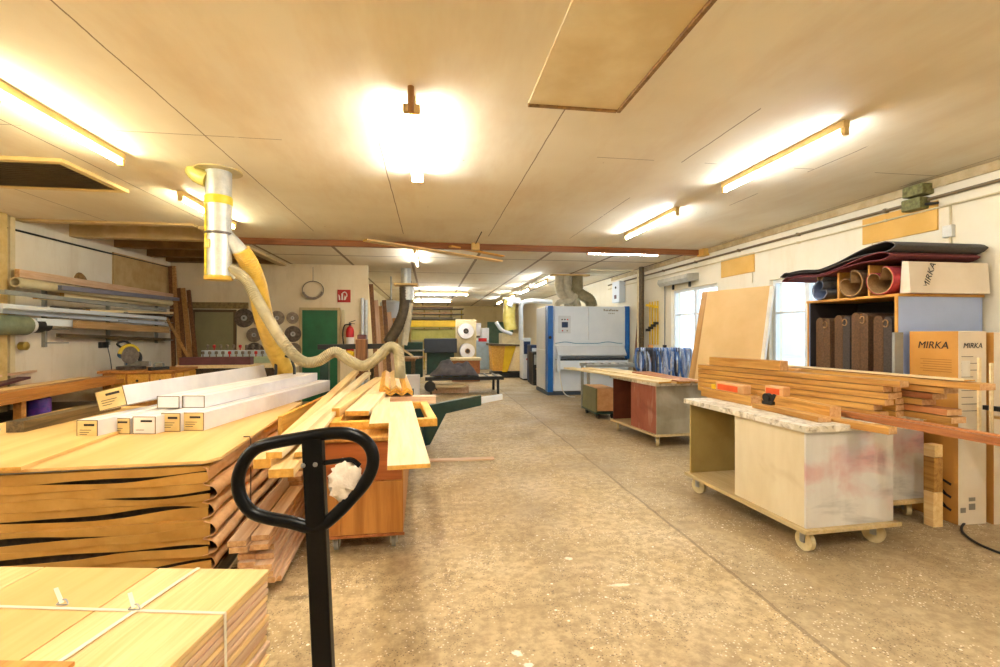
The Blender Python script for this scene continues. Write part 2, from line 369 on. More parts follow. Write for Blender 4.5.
def catmull(pts, sub, closed=False):
    out = []; N = len(pts)
    for i in range(N if closed else N - 1):
        p1 = pts[i]; p2 = pts[(i + 1) % N]
        p0 = pts[i - 1] if (closed or i > 0) else p1 * 2 - p2
        p3 = pts[(i + 2) % N] if (closed or i + 2 < N) else p2 * 2 - p1
        for k in range(sub):
            t = k / sub
            out.append(.5 * ((2 * p1) + (p2 - p0) * t + (2 * p0 - 5 * p1 + 4 * p2 - p3) * t * t + (3 * p1 - p0 - 3 * p2 + p3) * t ** 3))
    if not closed: out.append(pts[-1])
    return out
def tag(o, label, cat, group=None, kind=None):
    o['label'] = label; o['category'] = cat
    if group: o['group'] = group
    if kind: o['kind'] = kind
    return o
def thing(name, label, cat, loc=(0, 0, 0), rz=0, group=None):
    o = bpy.data.objects.new(name, None); COL.objects.link(o); o.empty_display_size = .1
    o.location = loc; o.rotation_euler = (0, 0, rz); return tag(o, label, cat, group)
def struct(name, mb, mat, bev=0, parent=None):
    o = mb.build(name, mat, parent, bev)
    if parent is None: o['kind'] = 'structure'
    return o
def dup(root, loc=None, rz=None, label=None, group=None, rot=None):
    r = root.copy(); COL.objects.link(r)
    if loc is not None: r.location = loc
    if rz is not None: r.rotation_euler = (0, 0, rz)
    if rot is not None: r.rotation_euler = rot
    if label: r['label'] = label
    if group: r['group'] = group
    for ch in list(root.children):
        c = ch.copy(); COL.objects.link(c); c.parent = r
        for g in list(ch.children):
            d = g.copy(); COL.objects.link(d); d.parent = c
    return r
def plank(name, p0, p1, wd, t, mat, label, cat='board', group=None, roll=0, bev=.002, fn=None):
    """a board: its own object with local Y along it, p0 and p1 are the centres of the underside at both ends"""
    p0 = Vector(p0); p1 = Vector(p1); L_ = (p1 - p0).length; d = (p1 - p0).normalized()
    mb = MB()
    if fn: fn(mb, L_, wd, t)
    else:
        mb.box(-wd / 2, wd / 2, 0, L_, 0, t); mb.mi[2] = mb.mi[3] = 1
    o = mb.build(name, [mat, sawn] if mat in (honey, redw, pinkw, orangewy) else ([mat, endy] if mat in (pine, pale, ply, yellowf) else [mat, mat]), None, bev)
    u = Vector((0, 0, 1)) if abs(d.z) < .95 else Vector((0, 1, 0))
    x = d.cross(u).normalized(); z = x.cross(d)
    m = Matrix((x, d, z)).transposed().to_4x4() @ Matrix.Rotation(roll, 4, 'Y')
    m.translation = p0; o.matrix_world = m
    return tag(o, label, cat, group)
ORD2 = ['topmost', 'second', 'third', 'fourth', 'fifth', 'sixth', 'seventh', 'eighth', 'ninth', 'tenth', 'eleventh', 'twelfth', 'thirteenth', 'fourteenth', 'lowest']
ORD = ['topmost', 'second', 'third', 'fourth', 'fifth', 'sixth', 'seventh', 'eighth', 'ninth', 'tenth', 'eleventh', 'twelfth']
def text_obj(name, body, size, mat, parent, loc, rot, extrude=.0008, shear=0.0, bold=0.0, sx=1.0):
    c = bpy.data.curves.new('t', 'FONT'); c.body = body; c.size = size; c.extrude = extrude; c.align_x = 'CENTER'; c.align_y = 'CENTER'; c.shear = shear; c.offset = bold
    t = bpy.data.objects.new('t', c); COL.objects.link(t)
    bpy.context.view_layer.update()
    me = bpy.data.meshes.new_from_object(t); bpy.data.objects.remove(t); me.name = name
    me.materials.clear(); me.materials.append(mat)
    for v in me.vertices: v.co.x *= sx
    o = bpy.data.objects.new(name, me); COL.objects.link(o); o.location = loc; o.rotation_euler = rot
    if parent: o.parent = parent
    return o

CZ = 3.12; XL = -5.6; XR = 5.1; YB = 11.4; YF = 27.5; Y0 = -3.2
#@@STRUCT
# ---------------------------------------------------------------- the setting
struct('floor', MB().box(XL - .2, XR + .3, Y0, YF + .2, -.12, 0), floorM)
mb = MB(); mb.box(XL - .2, XR + .2, Y0, 7.5, CZ, CZ + .1); mb.box(-3.35, XR + .2, 7.5, YB, CZ, CZ + .1); mb.box(XL - .2, XR + .2, YB, YF + .2, CZ, CZ + .1)
struct('ceiling', mb, ceilM)
mb = MB(); mb.box(XL - .2, -3.35, 7.5, YB, CZ + .30, CZ + .36); mb.box(XL - .2, -3.25, 7.45, 7.5, CZ + .1, CZ + .36); mb.box(-3.35, -3.3, 7.5, YB, CZ + .1, CZ + .36)
struct('ceiling_recess', mb, M('brown recess boards', '#94703f', .7, col2='#7d5c30', scale=5))
struct('wall_left', MB().box(XL - .15, XL, Y0, YB + .1, 0, CZ + .3), wallL)
struct('wall_back', MB().box(XL, -1.42, YB, YB + .12, 0, CZ).box(XL, -3.30, YB, YB + .12, CZ, CZ + .34), wallB)
struct('wall_inner', MB().box(-2.15, -2.0, YB + .13, YF, 0, CZ), wallF)
struct('wall_far', MB().box(-2.0, XR, YF, YF + .12, 0, CZ), wallF)
struct('wall_rear', MB().box(XL, XR + .1, Y0 - .12, Y0, 0, CZ), wallR)
# right wall with window openings (y0, y1, z0, z1)
WIN = [(7.95, 9.62, .95, 2.46), (5.3, 6.62, .95, 2.36), (-1.6, .2, .95, 2.4)]
mb = MB(); ys = sorted(WIN); y = Y0
for a, b_, z0, z1 in ys:
    mb.box(XR, XR + .22, y, a, 0, CZ); mb.box(XR, XR + .22, a, b_, 0, z0); mb.box(XR, XR + .22, a, b_, z1, CZ); y = b_
mb.box(XR, XR + .22, y, YF, 0, CZ)
struct('wall_right', mb, wallR)
gm = bpy.data.materials.new('window glass'); gm.use_nodes = True; nt = gm.node_tree; nt.nodes.remove(nt.nodes['Principled BSDF'])
tr = nt.nodes.new('ShaderNodeBsdfTransparent'); gl = nt.nodes.new('ShaderNodeBsdfGlossy'); gl.inputs['Roughness'].default_value = .02; mx = nt.nodes.new('ShaderNodeMixShader'); mx.inputs[0].default_value = .06
tr.inputs[0].default_value = (.93, .97, 1, 1)
nt.links.new(tr.outputs[0], mx.inputs[1]); nt.links.new(gl.outputs[0], mx.inputs[2]); nt.links.new(mx.outputs[0], nt.nodes['Material Output'].inputs[0])
winw = M('white window frame', '#eef2f5', .4, col2='#e6ebef', scale=3)
for i, (a, b_, z0, z1) in enumerate(WIN):
    x = XR + .06; f = .055; mid = (a + b_) / 2
    mb = MB()
    mb.box(x, x + .07, a, a + f, z0, z1); mb.box(x, x + .07, b_ - f, b_, z0, z1); mb.box(x, x + .07, a + f, b_ - f, z0, z0 + f); mb.box(x, x + .07, a + f, b_ - f, z1 - f, z1)
    mb.box(x, x + .07, mid - .04, mid + .04, z0 + f, z1 - f)
    zc = z1 - .52 if i == 0 else z1 - .5
    mb.box(x + .01, x + .06, a + f, mid - .04, zc - .015, zc + .015); mb.box(x + .01, x + .06, mid + .04, b_ - f, zc - .015, zc + .015)
    o = struct('window_%d' % (i + 1), mb, winw, .004)
    struct('window_pane', MB().box(x + .03, x + .036, a + f, b_ - f, z0 + f, z1 - f), gm, parent=o)
    struct('window_sill', MB().box(XR - .06, x, a - .04, b_ + .04, z0 - .03, z0), winw, .004, parent=o)
# yard outside the windows
struct('ground_outside', MB().box(XR + .3, 40, -10, 50, -.4, -.3), M('pale yard paving', '#c9c6be', .8, col2='#b9b6ae', scale=1))
mb = MB()
for zz in (.1, .55, 1.0): mb.box(8.0, 8.06, 6.0, 8.6, zz, zz + .06)
for yy in (6.0, 7.3, 8.55): mb.box(8.0, 8.06, yy, yy + .06, -.3, 1.06)
tag(mb.build('railing', bluep, None, .004), 'blue metal railing standing in the yard outside the window', 'railing')
mb = MB()
for k in range(8): mb.box(30, 30.3, -5 + k * 6.2, -5 + k * 6.2 + 6.1, -.3, 4.4 + (k % 3) * .7)
tag(mb.build('neighbouring_building', M('pale facade', '#dfe3e8', .8, col2='#cfd5dc', scale=.5), None), 'pale neighbouring building outside beyond the yard', 'building')
# ceiling trim: beam line, hatch, recess beams, wall rails
beamc = wood('red brown beam paint', '#9a6238', '#7d4a27', 'X', 16)
struct('trim_1', MB().box(-3.3, XR, 8.36, 8.46, CZ - .10, CZ), beamc, .004)
creamX = M('cream painted beam', '#cbb283', .6, col2='#b89e6c', scale=5)
struct('trim_2', MB().box(XL, -3.35, 7.42, 7.56, CZ - .03, CZ + .10), creamX, .004)
struct('trim_3', MB().box(XL, -3.25, 8.42, 8.60, CZ - .05, CZ + .30), creamX, .004)
rb_ = M('brown recess beam', '#8a6a3c', .7, col2='#73552c', scale=6)
struct('trim_4', MB().box(XL, -3.25, 9.5, 9.66, CZ - .02, CZ + .30), rb_, .004)
struct('trim_5', MB().box(XL, -3.25, 10.5, 10.66, CZ - .02, CZ + .30), rb_, .004)
struct('trim_13', MB().box(XL, -3.25, 11.2, 11.4, CZ - .02, CZ + .30), rb_, .004)
struct('trim_6', MB().box(-3.35, -3.2, 7.56, YB, CZ - .05, CZ), creamX, .004)
# patched ceiling hatch
mb = MB(); mb.box(.66, 1.29, Y0 + 3.5, 3.19, CZ - .012, CZ)
hp = struct('ceiling_hatch', mb, M('yellowed hatch board', '#e8dcbc', .75, col2='#d8c69c', scale=2.5), .002)
mb = MB(); mb.box(1.29, 1.315, Y0 + 3.5, 3.2, CZ - .03, CZ); mb.box(.66, 1.29, 3.19, 3.215, CZ - .025, CZ)
struct('hatch_frame', mb, M('hatch frame brown', '#9a7440', .6, col2='#6d4f28', scale=20), .002, parent=hp)
# right wall top: plank, conduits
struct('trim_7', MB().box(XR - .025, XR, Y0, 13, CZ - .09, CZ), M('wall plate', '#c9b48a', .6, col2='#b29a6c', scale=8), .003)
for i, (zz, r_, m_) in enumerate(((2.93, .017, M('brown conduit', '#7d6a4c', .5)), (2.82, .010, creamp))):
    mb = MB(); mb.tube([(XR - .03, 3.0, zz), (XR - .03, 13.2, zz)], r_, 10)
    for k in range(8):
        yy = 3.4 + k * 1.3; mb.box(XR - .03 - r_ * 1.4, XR, yy, yy + .03, zz - r_ * 1.3, zz + r_ * 1.3)
    tag(mb.build('conduit_pipe', m_, None), ['brown conduit pipe running along the top of the window wall', 'thin cream conduit running just below the brown pipe on the window wall'][i], 'pipe')
mb = MB(); mb.tube([(XR - .015, 4.05, 2.83), (XR - .015, 4.05, 1.9)], .01, 8)
t = thing('wall_switch', 'small cream wall switch with cable above the rolled sanding belts', 'switch', (0, 0, 0))
mb.build('cable', creamp, t); MB().box(XR - .05, XR, 4.01, 4.10, 2.50, 2.62).build('switch_box', pvcw, t, .008)
t = thing('junction_box', 'corroded green junction boxes at the top of the window wall', 'junction box', (XR, 4.35, 2.86))
gcor = M('corroded green box', '#8c8b55', .7, col2='#5a5630', scale=20, bump=.4)
MB().box(-.13, 0, -.10, .10, -.02, .10).build('box', gcor, t, .01); MB().box(-.14, 0, -.14, .08, .12, .23).build('box', gcor, t, .01)
MB().cyl((-.06, -.10, .02), (-.06, -.22, .0), .015).build('cable_gland', blackm, t)
# boards closing old openings on the window wall
MB_ = lambda *a: MB().box(*a)
tag(MB_(XR - .02, XR, 4.17, 5.02, 2.60, 2.90).build('wall_board', orangeb, None, .003), 'larger orange hardboard panel high on the window wall above the belts', 'panel')
tag(MB_(XR - .02, XR, 6.95, 7.82, 2.53, 2.84).build('wall_board', orangeb, None, .003), 'smaller orange hardboard panel high on the window wall between the windows', 'panel')
tag(MB_(XR - .12, XR, 8.2, 8.42, CZ - .13, CZ).build('wall_box', orangeb, None, .004), 'small yellowish block where the ceiling beam meets the window wall', 'block')
mb = MB()
for yy in (4.9, 7.0): mb.tube([(XR - .01, yy, 2.8), (XR - .01, yy, 2.36)], .006, 6)
tag(mb.build('cable', creamp, None), 'thin pale cables dropping down the window wall beside the windows', 'cable')
# heater / lamp above window 1
t = thing('wall_heater', 'grey white heater strip with two brackets over the far window', 'heater', (XR, 0, 0))
mb = MB(); mb.prism([(-.0, 2.58), (-.20, 2.55), (-.26, 2.62), (-.24, 2.70), (0, 2.72)], 8.55, 9.75, 'Y'); mb.build('housing', M('heater grey', '#c2beb2', .5, col2='#aaa698', scale=6), t, .008)
for yy in (8.8, 9.45): MB().box(-.06, -.02, yy, yy + .03, 2.47, 2.58).build('bracket', blackm, t)
#@@LAMPS
# ---------------------------------------------------------------- fluorescent lamps
tubeW = M('lit warm tube', LAMP_W, emit=LAMP_S); tubeC = M('lit tube', LAMP_C, emit=LAMP_S); tubeD = M('lit daylight tube', LAMP_D, emit=LAMP_S)
def lamp(x, y0, y1, label, z=CZ, cross=False, tm=None, wire=0, n=1, hot=1, group=None):
    L_ = (y1 - y0)
    t = thing('fluorescent_lamp', label, 'lamp', (x, y0, z), -PI / 2 if cross else 0, group)
    zz = -wire
    mb = MB(); mb.box(-.028, .028, 0, L_, zz - .055, zz - .0); mb.build('housing', battenm, t, .004)
    for k in range(n):
        xo = (k - (n - 1) / 2) * .07
        MB().tube([(xo, .035, zz - .088), (xo, L_ - .035, zz - .088)], .0145, 12).build('light_tube', tm or tubeC, t)
    mb1 = MB()
    for yy in (0.0, L_ - .035):
        MB().box(-.022 - .035 * (n - 1), .022 + .035 * (n - 1), yy, yy + .035, zz - .11, zz - .05).build('lamp_holder', battenm, t, .004)
    if wire:
        for yy in (.2, L_ - .2): MB().tube([(0, yy, 0), (0, yy, zz)], .003, 6).build('wire', blackm, t)
    return t
lamp(3.03, 3.12, 4.62, 'nearest fluorescent lamp of the row beside the window wall', tm=tubeD)
lamp(3.03, 5.55, 7.15, 'second fluorescent lamp from the front, short of the red beam, window side', tm=tubeD)
lamp(-.12, 3.22, 4.74, 'bright fluorescent lamp seen end on in the middle of the ceiling', n=2)
lamp(-2.66, 3.05, 4.63, 'long fluorescent lamp at the left edge beside the ceiling vent', tm=tubeW)
lamp(-2.72, 5.72, 7.22, 'fluorescent lamp behind the silver extraction duct', tm=tubeW)
lamp(2.86, 8.55, 9.98, 'fluorescent lamp mounted crosswise just under the red beam', cross=True, tm=tubeD)
lamp(-.27, 8.9, 10.7, 'fluorescent lamp seen end on just beyond the red beam')
lamp(-.55, 17.0, 18.9, 'nearer crosswise fluorescent lamp above the shelving at the far end', cross=True, wire=.12, n=2)
lamp(-.75, 22.4, 24.1, 'farther crosswise fluorescent lamp above the shelving at the far end', cross=True, n=2)
for k, y in enumerate((12.3, 14.6, 17.2, 20.2)):
    lamp(3.05, y, y + 1.5, ['first', 'second', 'third', 'farthest'][k] + ' lamp of the far row running behind the sander', wire=.12, tm=tubeD)
for x, y, q in ((3.03, -.6, 'window side'), (-.12, -.6, 'middle'), (-2.66, -.6, 'left side'), (-4.6, 1.6, 'over the left wall')):  # unseen lamps outside the view, added for front fill light
    lamp(x, y, y + 1.5, 'unseen fluorescent lamp added for fill light, ' + q, n=2)
tag(MB().cyl((-.12, 3.10, CZ - .16), (-.12, 3.10, CZ), .02).build('lamp_hook', M('rusty bracket', '#9a6b35', .6), None), 'small rusty bracket at the near end of the middle lamp', 'bracket')
t = thing('pendant_lamp', 'small lamp hanging on a cord under the middle of the far ceiling', 'lamp', (-.55, 14.6, CZ))
MB().tube([(0, 0, 0), (0, 0, -.28)], .008, 6).build('cord', blackm, t)
MB().lathe([(.02, -.28), (.05, -.31), (.09, -.36), (.13, -.40), (.13, -.41)], n=16).build('lamp_shade', whitep, t)
t = thing('junction_box', 'small yellow ceiling box on the red beam', 'junction box', (.78, 8.30, CZ))
MB().box(-.07, .07, -.05, .05, -.13, 0).build('box', battenm, t, .01)
MB().tube([(0, -.04, -.02), (.0, -1.0, -.02)], .009, 6).build('cable', blackm, t)
# ceiling vent
t = thing('ceiling_vent', 'dark slatted ceiling vent with a cream frame at the left', 'vent', (0, 0, CZ))
A = [(-4.95, 4.87), (-3.31, 4.87), (-3.31, 5.74), (-4.95, 5.74)]
mb = MB()
for (x0, x1, y0, y1) in ((-5.0, -3.26, 4.82, 4.89), (-5.0, -3.26, 5.72, 5.79), (-3.33, -3.26, 4.89, 5.72), (-5.0, -4.93, 4.89, 5.72)): mb.box(x0, x1, y0, y1, -.035, 0)
mb.build('frame', M('cream vent frame', '#e0c684', .5), t, .004)
MB().box(-4.93, -3.33, 4.89, 5.72, -.006, -.001).build('backing', darkgap, t)
for k in range(14):
    y = 4.93 + k * .058
    mb = MB(); mb.obox((-4.13, y, -.022), (1.6, .035, .004), (R(35), 0, 0)); mb.build('slat', M('vent slat', '#6d5a38', .5), t)
# planks resting on the beam
plank('ceiling_plank', P(365, 241, Z=3.0), P(500, 262, Z=2.93), .16, .03, pine, 'long pale plank resting on the red ceiling beam')
plank('ceiling_plank', P(450, 247, Z=3.04), P(503, 257, Z=2.985), .10, .025, yellowf, 'shorter yellow lath lying over the end of the long plank at the ceiling', 'board')
#@@LEFT
# ---------------------------------------------------------------- extraction duct and hoses
t = thing('extraction_duct', 'silver extraction duct hanging from the ceiling with yellow tape', 'duct', (-2.02, 4.98, 0)); t.scale = (.87, .87, 1)
clr = M('yellowed clear plastic', '#d8cc7c', .25, col2='#c9ba5f', scale=6)
MB().lathe([(.135, 2.07), (.137, 2.09), (.130, 2.10), (.130, CZ), (.125, CZ), (.125, 2.07)], n=32).build('duct_tube', galv, t)
MB().lathe([(.24, CZ - .012), (.24, CZ), (.10, CZ), (.10, CZ - .012)], n=32).build('ceiling_collar', M('worn collar', '#c9b98a', .5, .3), t)
MB().lathe([(.134, 2.79), (.139, 2.80), (.139, 2.86), (.134, 2.87)], n=32).build('tape_band', ytape, t)
MB().lathe([(.134, 2.50), (.142, 2.505), (.142, 2.52), (.134, 2.525)], n=32).build('clamp_ring', dsteel, t)
MB().lathe([(.139, 2.065), (.143, 2.07), (.143, 2.10), (.138, 2.105)], n=32).build('rim', yhose, t)
mb = MB(); mb.add([(-.1365 * math.cos(R(a)) , -.1365 * math.sin(R(a)), z) for z in (2.11, 2.78) for a in range(-8, 57, 8)], [(i, i + 1, i + 10, i + 9) for i in range(8)], True); mb.build('yellow_strip', ytape, t)
MB().obox((-.07, -.118, 2.40), (.07, .02, .08), (0, 0, R(-30))).build('slide_plate', clr, t, .003)
mb = MB(); mb.tube([(-.1, -.05, CZ - .1), (-.20, -.05, CZ - .06), (-.26, -.04, CZ)], .075, 16, sub=5, ridge=.05); mb.build('bent_sleeve', clr, t)
MB().tube([(.06, .02, 2.50), (.17, .03, 2.40), (.235, .04, 2.32)], .078, 16, sub=4).build('upper_branch', galv, t)
MB().tube([(.10, 0, 2.18), (.20, 0, 2.10)], .05, 16).build('lower_branch', galv, t)
# hoses
def H(px, py, y): return P(px, py, Y=y)
mb = MB(); mb.tube([H(241, 250, 5.0), H(249, 264, 5.08), H(257, 285, 5.3), H(264, 318, 5.7), H(274, 348, 6.2), H(286, 374, 6.6), H(291, 395, 6.75), H(293, 410, 6.8)], lambda q: .082 + .03 * q, 20, sub=20, ridge=.06)
tag(mb.build('suction_hose', yhose, None), 'wide yellow suction hose falling from the silver duct', 'hose')
mb = MB(); mb.tube([H(231, 268, 4.98), H(245, 279, 4.96), H(256, 297, 4.93), H(270, 322, 4.88), H(286, 346, 4.85), H(302, 361, 4.85), H(318, 361, 4.85), H(335, 352, 4.85), H(350, 361, 4.85), H(364, 366, 4.85), H(378, 357, 4.85), H(390, 347, 4.85), H(398, 352, 4.85), H(400, 368, 4.85), H(400, 378, 4.85)], .050, 16, sub=22, ridge=.09)
tag(mb.build('suction_hose', bhose, None), 'narrow beige suction hose waving across from the silver duct to the centre bench', 'hose')
# green machine with horizontal rail behind the planks
t = thing('pendulum_machine', 'dark green machine post with a long black rail and yellow knobs', 'machine', (0, 0, 0))
a = P(325, 354, Y=7.4)
MB().box(a.x - .06, a.x + .06, 7.34, 7.46, 0, a.z).build('post', dgreen, t, .006)
MB().box(a.x - .25, a.x + .35, 7.2, 7.6, 0, .35).build('base', dgreen, t, .01)
a2 = P(318, 347, Y=7.4); b2 = P(396, 346, Y=7.4)
MB().beam((a2.x, 7.4, a2.z), (b2.x, 7.4, b2.z), .08, .075).build('rail', blackm, t, .004)
for px in (349, 381):
    c = P(px, 354, Y=7.3); MB().lathe([(.03, -.08), (.075, -.07), (.08, .03), (.03, .05)], (c.x, 7.3, c.z), 14).build('yellow_cover', yellow, t)
c = P(362, 356, Y=7.35); MB().box(c.x - .08, c.x + .08, 7.25, 7.45, c.z - .35, c.z + .25).build('motor_head', brownw, t, .01)
c = P(362, 338, Y=7.35); MB().box(c.x - .06, c.x + .06, 7.28, 7.42, c.z - .07, c.z + .05).build('switch_box', maroon, t, .01)
# ---------------------------------------------------------------- back wall of the left bay
def door_on(n, x0, x1, ztop, mat, fm, y=YB):
    mb = MB(); w_ = .06
    mb.box(x0 - w_, x0, y - .03, y, 0, ztop + w_); mb.box(x1, x1 + w_, y - .03, y, 0, ztop + w_); mb.box(x0, x1, y - .03, y, ztop, ztop + w_)
    o = struct('door_%d' % n, mb, fm, .003)
    struct('door_leaf', MB().box(x0, x1, y - .02, y, 0.01, ztop), mat, .003, parent=o)
    mb = MB(); mb.tube([(x1 - .09, y - .02, 1.02), (x1 - .09, y - .07, 1.02), (x1 - .2, y - .07, 1.02)], .01, 8); struct('door_handle', mb, steel, parent=o)
door_on(1, -5.10, -4.31, 2.02, olive, M('brown door frame', '#5d4a2c', .6))
door_on(2, -2.86, -2.09, 2.08, greenp, M('pale door frame', '#c2ae82', .6))
struct('trim_8', MB().box(-5.35, -4.0, YB - .025, YB, 2.10, 2.24), M('rough lintel', '#8f7a4e', .8, col2='#6d5a36', scale=15, bump=.5), .003)
struct('trim_9', MB().box(-2.0, -1.42, YB - .02, YB, 0, .14), creamp)
# saw blades
def saw_blade(px, py, r, dark, label, y=YB - .03):
    c = P(px, py, Y=y); n = 48; t = thing('saw_blade', label, 'saw blade', c, 0, 'circular saw blades hung on the back wall')
    vs = []; 
    for k in range(n * 2):
        a = 2 * PI * k / (n * 2); rr = r if k % 2 else r * .955
        vs.append((rr * math.cos(a + (.03 if k % 2 else 0)), rr * math.sin(a + (.03 if k % 2 else 0))))
    MB().prism(vs, -.002, .002, 'Y').build('disc', dark, t)
    MB().cyl((0, -.012, 0), (0, .03, 0), r * .09, n=12).build('hanging_peg', blackm, t)
    MB().lathe([(r * .30, -.004), (r * .30, -.0025), (r * .12, -.0025), (r * .12, -.004)], n=20, axis='Y').build('flange_ring', steel, t)
dk = dsteel; lt = M('lighter blade steel', '#8d7f72', .35, .7, col2='#6f6358', scale=20)
BL = [(244, 318, .215, dk, 'large dark saw blade at the top left of the blade group'), (259, 320, .13, lt, 'small saw blade half hidden behind the yellow hose'), (277, 318, .165, lt, 'medium saw blade right of the yellow hose, top row'), (292.5, 318, .135, lt, 'small pale saw blade at the top right of the group'),
      (254, 335, .165, lt, 'medium saw blade in the middle row left of the hose'), (293, 334, .185, dk, 'dark saw blade in the middle row beside the green door'), (254.5, 352, .215, dk, 'large dark saw blade at the bottom left of the group'), (294, 350, .165, lt, 'medium saw blade at the bottom right beside the green door'), (270, 352, .12, dk, 'small dark saw blade low beside the yellow hose')]
for b_ in BL: saw_blade(*b_)
# circular hanger
c = P(313, 290, Y=YB - .03); t = thing('wire_hoop', 'round wire hoop basket hanging on the back wall', 'hoop', c)
mb = MB(); mb.tube([(.23 * math.cos(a * PI / 16), 0, .2 * math.sin(a * PI / 16)) for a in range(32)], .008, 6, closed=True); mb.build('ring', dsteel, t)
mb = MB(); mb.sheet([(.22 * math.cos(PI + a * PI / 12), .19 * math.sin(PI + a * PI / 12)) for a in range(1, 12)], -.03, .0, .05, 'Y'); mb.build('lower_band', lt, t)
MB().tube([(0, 0, .2), (0, 0, .52)], .004, 6).build('cord', blackm, t)
# sign and extinguisher
c = P(344, 296, Y=YB - .012); t = thing('safety_sign', 'red fire extinguisher sign with white symbol on the back wall', 'sign', c)
MB().box(-.145, .145, -.006, .01, -.145, .145).build('plate', signred, t, .003)
mb = MB(); mb.box(-.055, -.02, -.009, -.006, -.09, .06); mb.tube([(-.03, -.008, .07), (.02, -.008, .09), (.06, -.008, .05), (.06, -.008, -.01), (.02, -.008, -.04)], .011, 6, sub=4)
mb.prism([(-.005, -.09), (.035, -.09), (.05, -.05), (.02, .02), (.01, -.04)], -.009, -.006, 'Y'); mb.prism([(-.11, -.09), (-.08, -.09), (-.09, .0), (-.12, .04)], -.009, -.006, 'Y')
mb.build('white_symbol', signwhite, t)
c = P(350, 352, Y=YB - .11); t = thing('fire_extinguisher', 'red fire extinguisher with black hose hanging under the sign', 'fire extinguisher', (c.x, c.y, c.z))
MB().lathe([(.04, 0), (.085, .01), (.09, .03), (.09, .46), (.082, .52), (.055, .57), (.03, .585), (.03, .60)], n=24).build('cylinder', red, t)
MB().lathe([(.0905, .17), (.0915, .175), (.0915, .33), (.0905, .335)], n=24).build('paper_label', signwhite, t)
mb = MB(); mb.box(-.025, .025, -.025, .025, .60, .66); mb.beam((-.02, 0, .67), (.12, 0, .72), .02, .015); mb.beam((-.02, 0, .65), (.11, 0, .64), .02, .012); mb.build('valve_handle', blackm, t)
MB().tube([(-.02, 0, .63), (-.12, 0, .60), (-.16, 0, .42), (-.14, 0, .18), (-.11, 0, .08)], .015, 8, sub=6).build('hose', rubber, t)
MB().box(-.04, .04, .09, .11, .2, .5).build('wall_bracket', blackm, t)
for k, (px, m_) in enumerate(((362.5, lgrey), (366, galv))):
    c = P(px, 340, Y=YB - .05); d_ = P(px, 298 + k * 2, Y=YB - .05)
    tag(MB().cyl((c.x, c.y, .1), (c.x, c.y, d_.z), .035).build('upright_pipe', m_, None), ['pale upright pipe on the back wall nearer the extinguisher', 'silver upright pipe at the end of the back wall'][k], 'pipe')
c = P(343, 325, Y=YB - .04); tag(MB().box(c.x - .03, c.x + .03, c.y - .02, YB, c.z - .25, c.z + .35).build('cable_duct', creamp, None, .004), 'cream cable duct running down from the fire sign', 'duct')
# leaning timbers in the left corner
for k, (px0, px1, pt, dy) in enumerate(((163, 172, 266, 0), (168, 178, 266, .0), (176, 181, 288, .1), (179, 186, 288, .12), (186, 190, 290, .2))):
    a = P(px1 + 3 + 2 * k, 372, Y=10.7 - dy); b_ = P((px0 + px1) / 2, pt, Y=11.25 - dy)
    plank('leaning_timber', (max(a.x, XL + .1), a.y, .0), (max(b_.x, XL + .06), b_.y, b_.z), .075 + .01 * (k % 2), .04, [brownw, lightZ][k % 2 == 1], ['first', 'second', 'third', 'fourth', 'rightmost'][k] + ' brown timber from the left leaning in the corner beside the olive door', 'timber')
a = P(175, 345, Y=10.3); b_ = P(168, 330, Y=10.9)
plank('leaning_lath', P(196, 372, Y=9.9), P(166, 318, Y=10.9), .05, .03, lightZ, 'thin lath leaning steeply across the timbers by the olive door', 'lath')
# left wall: post, rack of pipes, cable
struct('trim_10', MB().box(XL, XL + .12, 7.02, 7.16, 0, CZ), M('yellowish wooden post', '#d8bd80', .6, col2='#c5a562', scale=8), .004)
struct('trim_11', MB().box(XL, XL + .06, 7.28, 7.36, 0, CZ), creamp, .004)
a = P(0, 226, X=XL + .02); b_ = P(168, 267, X=XL + .02)
tag(MB().tube([a, (a + b_) / 2 - Vector((0, 0, .01)), b_], .014, 8).build('wall_cable', blackm, None), 'dark cable running the length of the left wall', 'cable')
LB = [  # px0,py0, px1,py1, radius, kind, mat, label
    (17, 277, 172, 299, .055, 'sq', pinkw, 'topmost pale timber on the left wall rack'),
    (15, 282, 170, 303, .05, 'pipe', creamp, 'thick cream pipe on the left wall rack with open end'),
    (60, 290, 178, 301, .035, 'sq', M('violet grey profile', '#8d8fa5', .4, .4), 'violet grey metal profile on the left wall rack'),
    (62, 297, 166, 307, .035, 'sq', pale, 'cream lath below the violet grey profile'),
    (35, 299, 108, 305, .02, 'sq', pale, 'short white lath in the middle of the left wall rack'),
    (2, 294, 165, 312, .03, 'sq', greyp, 'grey strip lying behind the laths of the wall rack'),
    (52, 309, 175, 317, .035, 'pipe', dsteel, 'dark metal pipe with open end on the wall rack'),
    (88, 312, 172, 314, .022, 'sq', pale, 'thin pale lath lying on the dark pipe'),
    (0, 308, 165, 320, .03, 'sq', lgrey, 'light grey strip on the wall rack below the dark pipe'),
    (0, 313, 172, 326, .035, 'sq', whitep, 'long white strip, lowest of the tight bundle on the wall rack'),
    (35, 325, 140, 330, .05, 'sq', whitep, 'white flat strip hanging under the wall rack'),
    (75, 328, 168, 333, .06, 'sq', wood('tan rack board', '#c4a071', '#a9844f'), 'wide tan board on the lowest wall rack arm'),
    (58, 337, 172, 341, .028, 'sq', darkw, 'crooked brown lath, lowest on the wall rack'),
]
